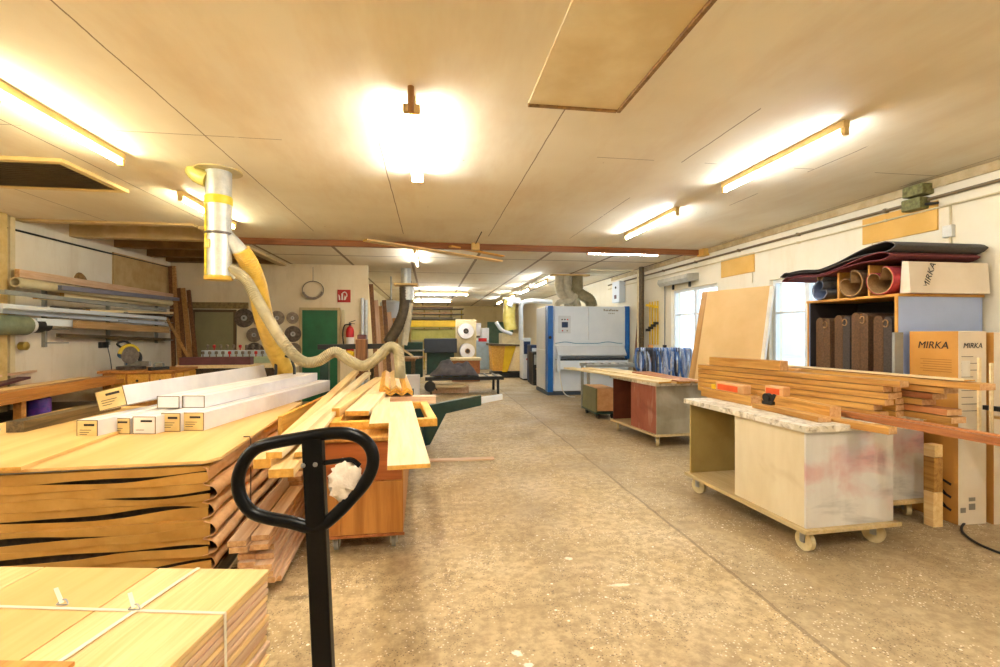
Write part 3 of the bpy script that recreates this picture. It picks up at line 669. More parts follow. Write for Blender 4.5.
for i, (x0, y0, x1, y1, r_, kd, m_, lb) in enumerate(LB):
    r_ *= 1.3; X_ = XL + .16 + .09 * (i % 3)
    a = P(x0, y0, X=X_); b_ = P(x1, y1, X=X_)
    b_.y = min(b_.y, 11.2)
    if kd == 'pipe': tag(MB().pipe(a, b_, r_, r_ * .2).build('stored_pipe', m_, None), lb, 'pipe')
    else: plank('stored_strip', a, b_, .06, r_ * 1.5, m_, lb, 'strip')
for k, y in enumerate((7.9, 9.3, 10.8)):
    t = thing('rack_bracket', ['near', 'middle', 'far'][k] + ' steel bracket post carrying the pipes on the left wall', 'bracket', (XL, y, 0))
    MB().box(0, .05, -.02, .02, 1.35, 2.2).build('post', greyp, t)
    for z in (1.42, 1.62, 1.78, 1.93, 2.08): MB().box(.05, .34, -.012, .012, z - .014, z).build('arm', greyp, t)
# wall motor
a = P(0, 325, X=XL + .2); t = thing('wall_motor', 'grey green electric motor with black cap on the left wall', 'motor', (XL + .2, 7.1, a.z))
MB().tube([(0, -.5, 0), (0, .22, 0)], .13, 20).build('housing', M('grey green enamel', '#7f8a72', .5, col2='#6b7560', scale=10), t)
MB().tube([(0, .22, 0), (0, .30, 0)], .11, 20).build('flange', lgrey, t)
mb = MB(); mb.tube([(0, .30, 0), (0, .46, 0)], .10, 20); mb.tube([(0, .46, 0), (0, .60, 0)], .075, 20); mb.build('cap', blackm, t)
MB().box(-.2, -.1, -.3, .1, -.05, .05).build('mount', dsteel, t)
a = P(19, 346, X=XL + .05); tag(MB().lathe([(.02, 0), (.06, .02), (.06, .09), (.03, .10)], (a.x, a.y, a.z), 14, 'X').build('brass_fitting', M('brass', '#b59a4c', .4, .6), None), 'round brass fitting on the left wall under the motor', 'fitting')
a = P(102, 345, X=XL); t = thing('socket_outlet', 'double black wall socket with dangling lead behind the mitre saw', 'socket', (XL, a.y, a.z))
MB().box(0, .05, -.10, -.01, -.05, .05).build('socket', blackm, t, .006); MB().box(0, .05, .02, .10, -.05, .05).build('socket', blackm, t, .006)
MB().tube([(.05, .06, -.03), (.07, .10, -.25), (.07, .14, -.50), (.07, .10, -.62)], .007, 6, sub=4).build('lead', blackm, t)
struct('trim_12', MB().box(XL, XL + .03, 9.45, 11.3, 2.36, 3.0), M('tan wall panel', '#c9ac7a', .7, col2='#b7965f', scale=4), .003)
a = P(80, 281, X=XL); tag(MB().lathe([(.01, 0), (.14, .0), (.10, .04), (.01, .05)], (a.x, a.y, a.z), 14, 'X').build('foam_patch', M('brown foam', '#9c7a4a', .9, col2='#7a5a30', scale=30, bump=1), None), 'brown lump of foam stuck on the left wall above the rack', 'foam')
# ---------------------------------------------------------------- left workbench
t = thing('workbench', 'long orange wooden workbench along the left wall', 'workbench', (-4.75, 4.2, 0), R(6))
MB().box(-.75, .42, 0, 4.1, .78, .84).build('bench_top', orangewy, t, .004)
for (x_, y_) in ((-.65, .15), (.32, .15), (-.65, 3.9), (.32, 3.9), (.32, 2.0)): MB().box(x_ - .04, x_ + .04, y_ - .04, y_ + .04, 0, .78).build('leg', orangewy, t, .003)
MB().box(-.72, -.69, .1, 4.0, .1, .75).build('back_panel', darkgap, t)
MB().box(-.69, .35, .1, 3.9, .50, .53).build('lower_shelf', darkw, t)
wt = Matrix.Translation((-4.75, 4.2, 0)) @ Matrix.Rotation(R(6), 4, 'Z')
def wb(x, y, z): return wt @ Vector((x, y, z))
for k, (x, w_, t_, y0, y1, m_, lb) in enumerate(((.33, .16, .07, -.1, 3.9, orangewy, 'front orange beam lying along the edge of the left workbench'), (.15, .14, .08, .1, 3.6, pine, 'pale beam lying behind the front beam on the left workbench'), (-.02, .15, .05, .0, 3.2, wood('grey brown plank', '#b79c74', '#9b7f55'), 'grey brown plank lying on the left workbench'), (-.62, .1, .10, 1.0, 4.0, redw, 'red brown beam lying at the wall side of the left workbench'))):
    plank('bench_beam', wb(x, y0, .84), wb(x, y1, .84), w_, t_, m_, lb, 'beam')
plank('molding_strip', wb(-.25, 1.9, .84), wb(-.4, 3.3, .93), .14, .03, maroon, 'dark red brown moulding lying askew on the left workbench', 'moulding')
plank('long_molding', wb(-.45, .6, .95), wb(-.45, 3.6, 1.0), .05, .03, pinkw, 'pink tinged long moulding lying high along the left wall', 'moulding')
# box, tin, bag below bench
tag(MB().lathe([(.11, 0), (.115, .01), (.115, .21), (.11, .22), (.105, .215)], (0, 0, 0), 24).build('paint_tin', purple, None, 0, wb(.22, 2.5, .531)), 'purple and blue paint tin on the shelf under the left workbench', 'tin')
def lump(c, s, seed, n=14, m=10, amp=.15):
    r2 = random.Random(seed); vs = [(c[0], c[1], c[2] + s[2])]; 
    for j in range(1, m):
        for k in range(n):
            th = PI * j / m; ph = 2 * PI * k / n; q = 1 + amp * r2.uniform(-1, 1)
            vs.append((c[0] + s[0] * q * math.sin(th) * math.cos(ph), c[1] + s[1] * q * math.sin(th) * math.sin(ph), c[2] + s[2] * q * math.cos(th)))
    vs.append((c[0], c[1], c[2] - s[2])); fs = [(0, 1 + k, 1 + (k + 1) % n) for k in range(n)]
    for j in range(m - 2):
        for k in range(n): fs.append((1 + j * n + k, 1 + (j + 1) * n + k, 1 + (j + 1) * n + (k + 1) % n, 1 + j * n + (k + 1) % n))
    fs += [(len(vs) - 1, 1 + (m - 2) * n + (k + 1) % n, 1 + (m - 2) * n + k) for k in range(n)]
    return MB().add(vs, fs, True)
a = wb(.05, .9, .665); tag(lump((0, 0, 0), (.26, .50, .125), 3, 20, 12, .06).build('plastic_bag', bagm, None, 0, a, (0, 0, R(6))), 'pale plastic bag stuffed under the left workbench', 'bag')
# drawer cabinet at the bench end
t = thing('drawer_cabinet', 'orange wooden cabinet with small drawers at the far end of the bench', 'cabinet', (-4.55, 8.42, 0), R(5))
MB().box(-.55, .45, 0, .9, 0, .92).build('body', orangewy, t, .004)
MB().box(-.6, .5, -.05, .95, .92, .96).build('top', orangewy, t, .004)
for k in range(3):
    d_ = MB().box(-.52 + k * .32, -.23 + k * .32, -.02, 0, .70, .90).build('drawer', yellowf, t, .003)
    MB().lathe([(.012, -.05), (.02, -.045), (.008, -.02)], (-.375 + k * .32, 0, .80), 10, 'Y').build('knob', blackm, d_)
for k in range(3):
    d_ = MB().box(.45, .47, .04 + k * .28, .30 + k * .28, .70, .90).build('drawer', yellowf, t, .003)
    MB().lathe([(.012, .0), (.02, .025), (.008, .03)], (.47, .17 + k * .28, .80), 10, 'X').build('knob', blackm, d_)
# mitre saw
t = thing('mitre_saw', 'blue and yellow mitre saw on the cabinet by the left wall', 'saw', (-4.88, 8.72, .96), R(-25))
MB().lathe([(.2, 0), (.2, .05), (.05, .06)], n=24).build('turntable', dsteel, t)
MB().box(-.28, .28, .08, .12, .05, .13).build('fence', steel, t, .003)
MB().tube([(0, .12, .05), (-.02, .16, .22), (-.02, .02, .34)], .03, 10, sub=4).build('arm', blackm, t)
MB().cyl((.015, -.03, .24), (.02, -.03, .24), .15, n=32).build('blade', lt, t)
mb = MB(); mb.tube([(.0, -.03 + .155 * math.cos(R(a)), .24 + .155 * math.sin(R(a))) for a in range(20, 190, 17)], .028, 10); mb.build('blade_guard', toolyel, t)
MB().tube([(-.05, -.02, .25), (-.20, -.02, .24)], .065, 16).build('motor', toolblue, t)
MB().tube([(-.05, -.12, .36), (-.06, -.18, .42), (-.06, -.08, .46), (-.05, .02, .42)], .018, 8, sub=5).build('handle', blackm, t)
MB().tube([(-.1, .03, .2), (-.24, .1, .06), (-.26, .12, .02)], .02, 8).build('dust_spout', toolblue, t)
a = wb(-.15, 3.7, .84)
t = thing('hand_planer', 'grey hand planer lying on the bench in front of the mitre saw', 'tool', (-4.35, 8.5, .96), R(60))
MB().box(-.15, .15, -.04, .04, 0, .05).build('body', blackm, t, .01); MB().tube([(-.08, 0, .05), (-.06, 0, .11), (.06, 0, .11), (.08, 0, .05)], .014, 8, sub=4).build('handle', greyp, t)
# cutter machine table behind the white boxes
t = thing('router_table', 'machine table with a maroon fence beam behind the white cartons', 'machine', (-3.5, 9.52, 0), 0)
MB().box(-1.0, 1.0, -.2, .35, .92, .98).build('table_top', pale, t, .004)
MB().box(-.9, .9, -.2, .3, 0, .92).build('base', darkgap, t, .01)
MB().box(-.95, .25, -.18, .0, .98, 1.12).build('fence_beam', maroon, t, .005)
t = thing('cutter_rack', 'white stepped rack full of router cutters behind the maroon beam', 'rack', (-3.2, 9.95, .0), 0)
MB().box(-1.2, .45, -.02, .3, .0, 1.10).build('lower_step', M('cutter rack pale green', '#b8c9a8', .5), t, .004)
MB().box(-1.2, .45, .12, .3, 1.10, 1.22).build('upper_step', whitep, t, .004)
cut = thing('router_cutter', 'small steel router cutter standing in the rack rows', 'cutter', (-4.33, 9.98, 1.10), 0, 'router cutters in the white rack')
MB().lathe([(.012, 0), (.012, .05), (.03, .05), (.03, .10), (.01, .11)], n=8).build('cutter_body', lt, cut)
CN = ['first', 'second', 'third', 'fourth', 'fifth', 'sixth', 'seventh', 'eighth', 'ninth', 'tenth', 'eleventh', 'twelfth', 'thirteenth']
cut['label'] = 'small steel router cutter, first from the left in the front row of the rack'
for row in range(2):
    for j in range(13):
        if row == 0 and j == 0: continue
        c = dup(cut, (-4.33 + j * .12, 9.98 + row * .2, 1.10 + row * .12), label='small steel router cutter, ' + CN[j] + ' from the left in the ' + ['front', 'rear'][row] + ' row of the rack')
        if (j * 3 + row) % 4 == 0:
            c['label'] = 'small red capped router cutter, ' + CN[j] + ' from the left in the ' + ['front', 'rear'][row] + ' row of the rack'; c['group'] = 'red router cutters in the white rack'
            for ch in c.children: ch.data = ch.data.copy(); ch.data.materials[0] = red
mb = MB()
c = P(286, 364, Y=6.3); mb.tube([(c.x - .12, 6.3, .0), (c.x - .12, 6.3, c.z + .04), (c.x - .05, 6.3, c.z + .11), (c.x + .06, 6.3, c.z + .08), (c.x + .10, 6.3, c.z - .05), (c.x + .1, 6.3, 0)], .018, 8)
tag(mb.build('steel_hoop', blackm, None), 'black bent steel tube handle standing behind the white cartons', 'handle')
#@@STACK
# ---------------------------------------------------------------- big stack of wrapped panels
SK = Matrix.Translation((-1.28, 3.08, 0)) @ Matrix.Rotation(R(3), 4, 'Z')   # local: x<0 to the left, y>0 away
def sk(x, y, z): return SK @ Vector((x, y, z))
t = thing('wooden_pallet', 'wooden pallet under the big stack of wrapped panels', 'pallet', (-1.28, 3.08, 0), R(3))
for y in (.05, .9, 1.3, 2.2): MB().box(-2.15, 0, y, y + .12, .10, .13).build('deck_board', darkw, t)
for x in (-2.1, -1.1, -.12): MB().box(x, x + .1, .0, 2.4, 0, .10).build('runner', darkw, t)
NL = 6; zb = .13; lh = (.80 - .13 - .035) / NL
for i in range(NL):
    r2 = random.Random(40 + i); z0 = zb + i * lh; z1 = z0 + lh - .004; ox = r2.uniform(-.03, .0); oy = r2.uniform(-.02, .02)
    lb = 'panel package wrapped in brown cardboard, ' + ['lowest', 'second from the bottom', 'third from the bottom', 'fourth from the bottom', 'second from the top', 'topmost'][i] + ' in the big stack'
    t = thing('wrapped_panel_pack', lb, 'package', sk(ox, oy, z0), R(3), 'wrapped panel packages in the big stack')
    h = z1 - z0
    MB().box(-2.12, -.04, .05, 2.42, .006, h - .006).build('panels', darkgap, t)
    # cardboard sleeve: top, bottom sheets with wavy front lips that leave dark slits
    n = 44; W_ = 2.16
    for part_, sgn in (('lower_flap', 0), ('upper_flap', 1)):
        vs = []; fs = []
        ph = [r2.uniform(0, 6) for _ in range(4)]
        for k in range(n + 1):
            x = -W_ + W_ * k / n
            wv = .5 + .16 * math.sin(x * 3.1 + ph[0]) + .09 * math.sin(x * 7.3 + ph[1])
            gap = max(0.0, math.sin(x * 2.6 + ph[2] + i) * .5 + math.sin(x * 5.1 + ph[3]) * .4 - .35) * .28
            jy = .008 * math.sin(x * 11 + ph[1]) - gap * .03
            if sgn == 0: zz0, zz1 = 0, h * max(.08, min(.9, wv - gap))
            else: zz0, zz1 = h * min(.95, max(.10, wv + gap + .015)), h
            vs += [(x, jy + (.006 if sgn else 0), zz0), (x, jy - .006 + (.006 if sgn else 0), zz1), (x, .07, zz1 if sgn else zz0), ]
        for k in range(n):
            a = 3 * k; b2_ = a + 3
            fs += [(a, b2_, b2_ + 1, a + 1)]
            if sgn: fs.append((a + 1, b2_ + 1, b2_ + 2, a + 2))
            else: fs.append((a, a + 2, b2_ + 2, b2_))
        o = MB().add(vs, fs).build(part_, kraft, t); s_ = o.modifiers.new('thick', 'SOLIDIFY'); s_.thickness = .004; s_.offset = 0
    # bulging right hand wrap
    prof = []; bul = r2.uniform(.04, .065) if i < NL - 1 else .015
    mb = MB(); vs = []; fs = []; ny = 30; nz = 7
    for j in range(ny + 1):
        y = -.01 + 2.45 * j / ny
        for k in range(nz + 1):
            q = k / nz; x = bul * math.sin(q * PI) ** .7 * (1 + .12 * math.sin(y * 5 + i)) - .012 + .004 * math.sin(y * 17 + k)
            if k in (0, nz): x = -.03
            vs.append((x, y, h * q))
    for j in range(ny):
        for k in range(nz): a = j * (nz + 1) + k; fs.append((a, a + 1, a + nz + 2, a + nz + 1))
    o = MB().add(vs, fs, True).build('side_wrap', kraftp, t); s_ = o.modifiers.new('thick', 'SOLIDIFY'); s_.thickness = .004; s_.offset = -1
    MB().box(-2.16, -.02, .06, 2.44, h - .005, h).build('top_sheet', kraft, t)
zt = zb + NL * lh
mb = MB(); 
for (m_, z0, th, lb, ins, dx) in ((greyp, zt, .014, 'thin grey panel under the plywood sheets on the big stack', .03, -.02), (ply, zt + .015, .019, 'large plywood sheet topping the big stack under the white cartons', 0.0, .02)):
    poly = [(-2.2, -.02 + ins), (-.05 + dx, -.02 + ins), (.0 + dx, .06 + ins), (.0 + dx, 2.47), (-2.2, 2.47)]
    o = MB().prism(poly, 0, th, 'Z').build('plywood_sheet', m_, None, .002, sk(0, 0, z0), (0, 0, R(3))); tag(o, lb, 'sheet')
ZS = zt + .034
tag(MB().tube([sk(.015, .62, .05), sk(.028, .62, .3), sk(.028, .62, .78), sk(.02, .62, ZS + .006), sk(-.02, .62, ZS + .006)], .004, 6).build('binding_wire', dsteel, None), 'thin dark binding wire around the right side of the big stack', 'wire')
# things on top of the stack
def on(px, py, z=None): return P(px, py, Z=ZS if z is None else z)
# long light board and dark beam at the left
a = on(-30, 478); b_ = on(92, 436)
plank('light_board', a + Vector((0, .1, .0)), b_ + Vector((0, .1, 0)), .30, .022, ply, 'pale plywood offcut lying at the left edge of the big stack', 'board')
a = on(12, 434); b_ = on(110, 411)
plank('weathered_beam', a + Vector((-.02, .05, 0.001)), b_ + Vector((-.02, .1, .001)), .12, .085, darkw, 'dark weathered square beam at the back left of the big stack', 'beam')
t = thing('metal_clamp', 'small grey clamp beside the weathered beam on the big stack', 'clamp', on(8, 436) + Vector((-.12, 0, .023)), R(30))
MB().tube([(0, 0, .01), (0, .12, .01), (.02, .12, .09), (.02, .0, .11)], .012, 8).build('jaw', steel, t); MB().cyl((.02, .0, .11), (.06, -.04, .02), .008).build('screw', steel, t)
# cartons: built once, local origin at front lower left, length along +y
def carton_box(wd, h, L_, label, loc, rz, nlines, rot=None, lblmat=cream_end):
    t = thing('long_carton', label, 'carton', loc, rz)
    if rot: t.rotation_euler = rot
    MB().box(0, wd, 0, L_, 0, h).build('carton_body', whitec, t, .003)
    if nlines: MB().box(.004, wd - .004, -.003, 0, .004, h - .004).build('end_label', lblmat, t)
    mb = MB()
    if nlines: mb.box(wd * .35, wd * .85, -.0045, -.003, h * .68, h * .80)
    for k in range(nlines): mb.box(wd * .15, wd * (.5 + .1 * (k % 3)), -.0045, -.003, h * (.22 + .12 * k), h * (.25 + .12 * k))
    if nlines: mb.build('printed_lines', ink, t)
    mb = MB(); mb.box(0, wd, -.0035, .0, 0, .005); mb.box(0, wd, -.0035, 0, h - .005, h); mb.box(0, .005, -.0035, 0, .005, h - .005); mb.box(wd - .005, wd, -.0035, 0, .005, h - .005); mb.build('edge_tape', M('brown edge', '#6f5a34', .6), t)
    MB().box(wd * .47, wd * .53, .05, L_ - .02, h, h + .0006).build('top_seam', M('carton seam tape', '#cfc6b8', .4), t)
    return t
rz = R(-9.5)
def front(px0, px1, py, ytop, label, L_, nl=3, lm=cream_end):
    a = on(px0, py); b_ = on(px1, py); wd = (b_ - a).length
    d_ = a.y * math.cos(YAW) + a.x * math.sin(YAW); h = (py - ytop) * d_ / FPX
    return carton_box(wd * .965, h, L_, label, (a.x, a.y, ZS), rz, nl, None, lm)
front(77, 99, 439, 420, 'white carton with a cream label, leftmost of the front row on the stack', 2.0)
front(111.5, 131.5, 434, 418, 'second white carton from the left in the row on the stack', 2.3, 2)
front(133, 157, 434, 416.5, 'middle white carton showing black print on its end', 2.4, 1, whitec)
front(161.5, 181.5, 431.5, 413, 'fourth white carton from the left, beside the rightmost one', 2.5)
front(182.5, 205, 430.5, 412.5, 'rightmost white carton of the row on the stack', 2.6)
# tilted carton on top
a = P(89, 413, Z=ZS + .15)
t = carton_box(.215, .155, 2.5, 'large white carton lying tilted on top of the other cartons', (a.x + .0, a.y + .12, ZS + .142), 0, 3, (0, R(-14), R(-5.5)))
a = P(141, 413, Z=ZS + .14)
carton_box(.185, .10, 2.35, 'plain white carton on the second layer, left of its twin', (a.x, a.y + .22, ZS + .142), rz, 0)
carton_box(.185, .10, 2.30, 'plain white carton on the second layer, right of its twin', (a.x + .19, a.y + .22, ZS + .142), rz, 0)
# white cartons: short broken ends at the back
tag(MB().box(-.12, .12, -.1, .1, 0, .16).build('open_carton_end', whitec, None, .004, (P(300, 382, Z=ZS + .1).x - .05, 6.05, ZS - .02), (0, 0, R(-20))), 'short white carton end standing at the back of the row', 'carton')
# yellow wooden tray side beside the stack
a = P(278, 452, Z=.70); 
plank('yellow_board', P(280, 432, Z=.74) - Vector((0, 0, .11)), P(335, 392, Z=.86) - Vector((0, 0, .23)), .035, .24, yellowf, 'upright yellow board standing on edge right of the big stack', 'board')
# trims lying in a tall bundle right of the stack
for lv in range(15):
    z = .06 + lv * .036; nrow = 2 if lv < 8 else 1
    for c_ in range(nrow):
        xx = -1.12 + c_ * .105 + .010 * (8 - lv) + (.07 if lv > 7 else 0)
        y0 = 3.05 + rnd.uniform(-.1, .05) + (.4 + .07 * lv if lv > 7 else 0); 
        plank('trim_lath', (xx - .0, y0, z), (xx - .10, y0 + (2.6 if lv < 8 else 1.7), z + rnd.uniform(0, .002)), .10, .033, pinkw,
              ORD2[14 - lv] + (' lath from the top' if lv < 14 else ' lath') + (', right one,' if (c_ and nrow > 1) else (', left one,' if nrow > 1 else '')) + ' in the pinkish bundle beside the big stack', 'lath', 'pinkish laths beside the big stack')
for y in (3.2, 4.2, 5.2): tag(MB().box(-1.25, -.93, y, y + .07, 0, .06).build('bearer', darkw, None), 'dark bearer block under the ' + {3.2: 'near end', 4.2: 'middle', 5.2: 'far end'}[y] + ' of the pinkish laths', 'bearer')
# ---------------------------------------------------------------- foreground stack
FS = Matrix.Translation((-.71, 2.26, 0)) @ Matrix.Rotation(R(-9.5), 4, 'Z')
def fs_(x, y, z): return FS @ Vector((x, y, z))
FZ = .50; zz = .50 - .014
t = thing('pallet', 'low pallet under the foreground stack of panels', 'pallet', (-.71, 2.26, 0), R(-9.5))
for x in (-1.5, -.8, -.12): MB().box(x, x + .1, -1.35, -.02, 0, .08).build('runner', darkw, t)
for y in (-1.3, -.7, -.14): MB().box(-1.5, -.02, y, y + .1, .08, .10).build('deck_board', darkw, t)
n = 13; th = (FZ - .016 - .10) / n
for i in range(n):
    z0 = .10 + i * th; r2 = random.Random(i); off = r2.uniform(-.008, .006)
    tag(MB().box(-1.55, 0, -1.42, 0, 0, th * .8).build('grooved_panel', pinkw if i % 3 else pine, None, .0035, fs_(off, off, z0 + .001), (0, 0, R(-9.5))),
        ORD[n - 1 - i] + ' pinkish panel' + ('' if i == n - 1 else ' from the top') + ' under the top boards of the foreground stack' if n - 1 - i < 12 else 'lowest pinkish panel of the foreground stack', 'panel', 'pinkish panels of the foreground stack')
edges = [-1.56, -1.02, -.50, 0.005]
for i in range(3):
    tag(MB().box(edges[i] + .003, edges[i + 1] - .003, -1.43, .005, 0, .016).build('top_board', pine if i != 1 else ply, None, .002, fs_(0, 0, FZ - .016), (0, 0, R(-9.5))), ['leftmost', 'middle', 'rightmost'][i] + ' yellow board topping the foreground stack', 'board')
# packing straps
t = thing('packing_strap', 'white packing strap knotted around the foreground stack', 'strap', (-.71, 2.26, 0), R(-9.5))
ps = FS.inverted() @ P(0, 606, Z=FZ); pe = FS.inverted() @ P(218, 614, Z=FZ); 
MB().beam((ps.x - .3, ps.y, FZ + .0035), (.004, pe.y, FZ + .0035), .014, .003).build('strap_band', strapw, t)
MB().beam((.007, pe.y, FZ + .004), (.010, pe.y + .005, .06), .003, .014).build('strap_band', strapw, t)
q0 = FS.inverted() @ P(200, 568, Z=FZ); q1 = FS.inverted() @ P(66, 667, Z=FZ)
MB().beam((q0.x, -.002, FZ + .0065), (q1.x - .05, q1.y - .2, FZ + .0065), .016, .003).build('strap_band', strapw, t)
k1 = FS.inverted() @ P(134, 611, Z=FZ); k2 = FS.inverted() @ P(62, 606, Z=FZ)
for kx, s_ in ((k1, 1), (k2, -1)):
    MB().tube([(kx.x - .02, kx.y, FZ + .008), (kx.x + .0, kx.y + .012, FZ + .02), (kx.x + .022, kx.y, FZ + .008), (kx.x, kx.y - .012, FZ + .012)], .003, 6, closed=True, sub=4).build('wire_buckle', steel, t)
    MB().beam((kx.x, kx.y, FZ + .012), (kx.x - .045 * (1 if s_ > 0 else 1.3), kx.y + .035, FZ + .05), .014, .002).build('loose_end', strapw, t)
tag(MB().box(-.2, .2, -.2, .2, 0, .014).build('wood_offcut', orangewy, None, .002, tuple(P(-62, 715, Z=FZ) + Vector((0, 0, .001))), (0, 0, R(-9.5))), 'orange wood corner lying at the bottom left of the foreground stack', 'board')
# ---------------------------------------------------------------- pallet truck
t = thing('pallet_truck', 'black pallet truck handle with rounded loop grip in the foreground', 'pallet truck', (0, 0, 0), 0)
D = 1.10
def pt(px, py): 
    u = (px - 500) / FPX; v = (333.5 - py) / FPX
    return Vector((math.cos(YAW) * u * D + math.sin(YAW) * D, math.cos(YAW) * D - math.sin(YAW) * u * D, CAMH + v * D))
loop = [pt(*p) for p in ((268, 444), (300, 438), (335, 433), (357, 436), (370, 447), (373, 463), (366, 481), (350, 500), (333, 517), (318, 528), (308, 527), (290, 522), (268, 518), (252, 512), (241, 498), (238, 480), (244, 462), (254, 450))]
MB().tube(loop, .0145, 16, closed=True, sub=5).build('handle_loop', blackp, t)
pa = pt(313, 437); pb = pt(325, 667); pb = pa + (pb - pa) * 1.75; pb.z = .28
mb = MB(); dirv = Vector((math.cos(-YAW), math.sin(-YAW), 0)); mb.beam(pa, pb,   .046, .026, up=Vector((math.sin(YAW), math.cos(YAW), 0))); mb.build('pole', blackp, t, .004)
pl = [pt(323, 463), pt(340, 461), pt(352, 460), pt(360, 466)]
MB().tube(pl, .006, 8, sub=5).build('release_lever', blackp, t)
for (px, py) in ((306, 464), (318, 463)):
    c = pt(px, py) - Vector((math.sin(YAW), math.cos(YAW), 0)) * .021; MB().lathe([(.001, -.004), (.005, -.003), (.006, .002)], tuple(c + Vector((0, .008, 0))), 10, 'Y').build('rivet', steel, t)
hx, hy = pb.x, pb.y
MB().cyl((hx, hy - .02, .14), (hx, hy - .02, .40), .05).build('pump', blackp, t)
MB().box(hx - .12, hx + .12, hy - .12, hy - .05, .10, .32).build('yoke', blackp, t, .01)
for s_ in (-1, 1):
    MB().cyl((hx + s_ * .05, hy, .08), (hx + s_ * .10, hy, .08), .08, n=24).build('steering_wheel', rubber, t)
    MB().box(hx + s_ * .19 - .08, hx + s_ * .19 + .08, hy - 1.25, hy - .1, .06, .12).build('fork', blackp, t, .006)
MB().box(hx - .27, hx + .27, hy - .18, hy - .10, .06, .30).build('frame', blackp, t, .01)
MB().cyl((hx - .1, hy, .08), (hx + .1, hy, .08), .02).build('axle', steel, t)
# crumpled paper held in the lever
c = pt(346, 481)
o = lump((0, 0, 0), (.036, .018, .046), 9, 16, 12, .26).build('paper_rag', paper, None, 0, c + Vector((.0, -.0, 0))); tag(o, 'crumpled white paper rag hanging from the pallet truck lever', 'rag')
#@@CENTRE
# ---------------------------------------------------------------- centre bench with planks
t = thing('wheeled_cabinet', 'orange brown wooden cabinet on castors under the centre planks', 'cabinet', (-.46, 3.5, 0), R(1))
BZ = .80
MB().box(-.27, .27, 0, 1.75, .11, BZ).build('body', orangew, t, .005)
MB().box(-.28, .28, -.012, 0, .11, .13).build('bottom_edge', redw, t, .002)
for k, (x0, x1) in enumerate(((-.262, -.16), (-.155, .262))): MB().box(x0, x1, -.010, 0, .135, .50).build('front_board', orangew, t, .002)
MB().box(-.262, .262, -.010, 0, .51, BZ - .02).build('upper_front_board', wood('red brown varnished wood', '#b4652c', '#8d4718', 'X', 14), t, .002)
MB().box(-.33, .33, -.06, 1.80, BZ, BZ + .025).build('top', honey, t, .003)
for (x, y) in ((-.2, .08), (.2, .08), (-.2, 1.65), (.2, 1.65)):
    cst = MB().box(x - .03, x + .03, y - .03, y + .03, .09, .11).build('castor', steel, t)
    MB().cyl((x - .015, y, .045), (x + .015, y, .045), .045, n=18).build('wheel', greyp, cst)
    mb = MB(); mb.box(x - .026, x - .02, y - .02, y + .02, .03, .09); mb.box(x + .02, x + .026, y - .02, y + .02, .03, .09); mb.build('fork', steel, cst)
TZ = BZ + .025
# window frame lying on the top
def frame(name, c0, rz, w_, l_, z, label, m_=yellowf, b=.07, h=.06):
    t = thing(name, label, 'frame', (c0[0], c0[1], z), rz)
    MB().box(0, w_, 0, b, 0, h).build('rail', m_, t, .003); MB().box(0, w_, l_ - b, l_, 0, h).build('rail', m_, t, .003)
    MB().box(0, b, b, l_ - b, 0, h).build('stile', m_, t, .003); MB().box(w_ - b, w_, b, l_ - b, 0, h).build('stile', m_, t, .003)
    return t
frame('lying_sash', (-.74, 3.72), R(5), .80, 1.0, TZ, 'yellow wooden window frame lying flat on the centre cabinet')
Z2 = TZ + .06
# wide near board overhanging
plank('wide_board', (-.10, 2.35, Z2 + .012), (-.27, 4.60, Z2 + .004), .205, .022, pale, 'wide pale board overhanging towards the viewer at the right', 'board')
plank('wide_board', (-.36, 3.52, Z2 + .001), (-.47, 4.95, Z2 + .001), .14, .022, pale, 'short pale board lying left of the overhanging board', 'board')
plank('thick_block', (-.77, 3.96, Z2 + .002), (-.64, 6.4, Z2 + .03), .12, .07, pine, 'thick pale beam with sawn yellow end left on the centre bench', 'beam')
plank('thick_block', (-.58, 3.98, Z2 + .003), (-.50, 6.4, Z2 + .06), .19, .04, pale, 'pale board lying towards the hose end of the centre bench', 'board')
# long mouldings running diagonally from lower left
def lath(name, pa, za, pb_, zb_, wd, th_, m_, lb, cat='lath'):
    plank(name, P(pa[0], pa[1], Z=za) - Vector((0, 0, th_)), P(pb_[0], pb_[1], Z=zb_) - Vector((0, 0, th_)), wd, th_, m_, lb, cat)
lath('long_lath', (262, 459), .90, (356, 370), 1.02, .085, .05, pine, 'leftmost long lath rising from the lower left over the centre bench')
lath('long_lath', (274, 452), .935, (368, 372), 1.03, .08, .035, pale, 'long pale lath lying just right of the leftmost one')
lath('long_beam', (281, 469), .865, (348, 388), .93, .12, .045, pine, 'thick long pine board with its sawn end beside the black handle', 'beam')
lath('long_beam', (300, 452), .905, (352, 386), .965, .06, .028, pale, 'narrow pale board lying on the thick long pine board', 'board')
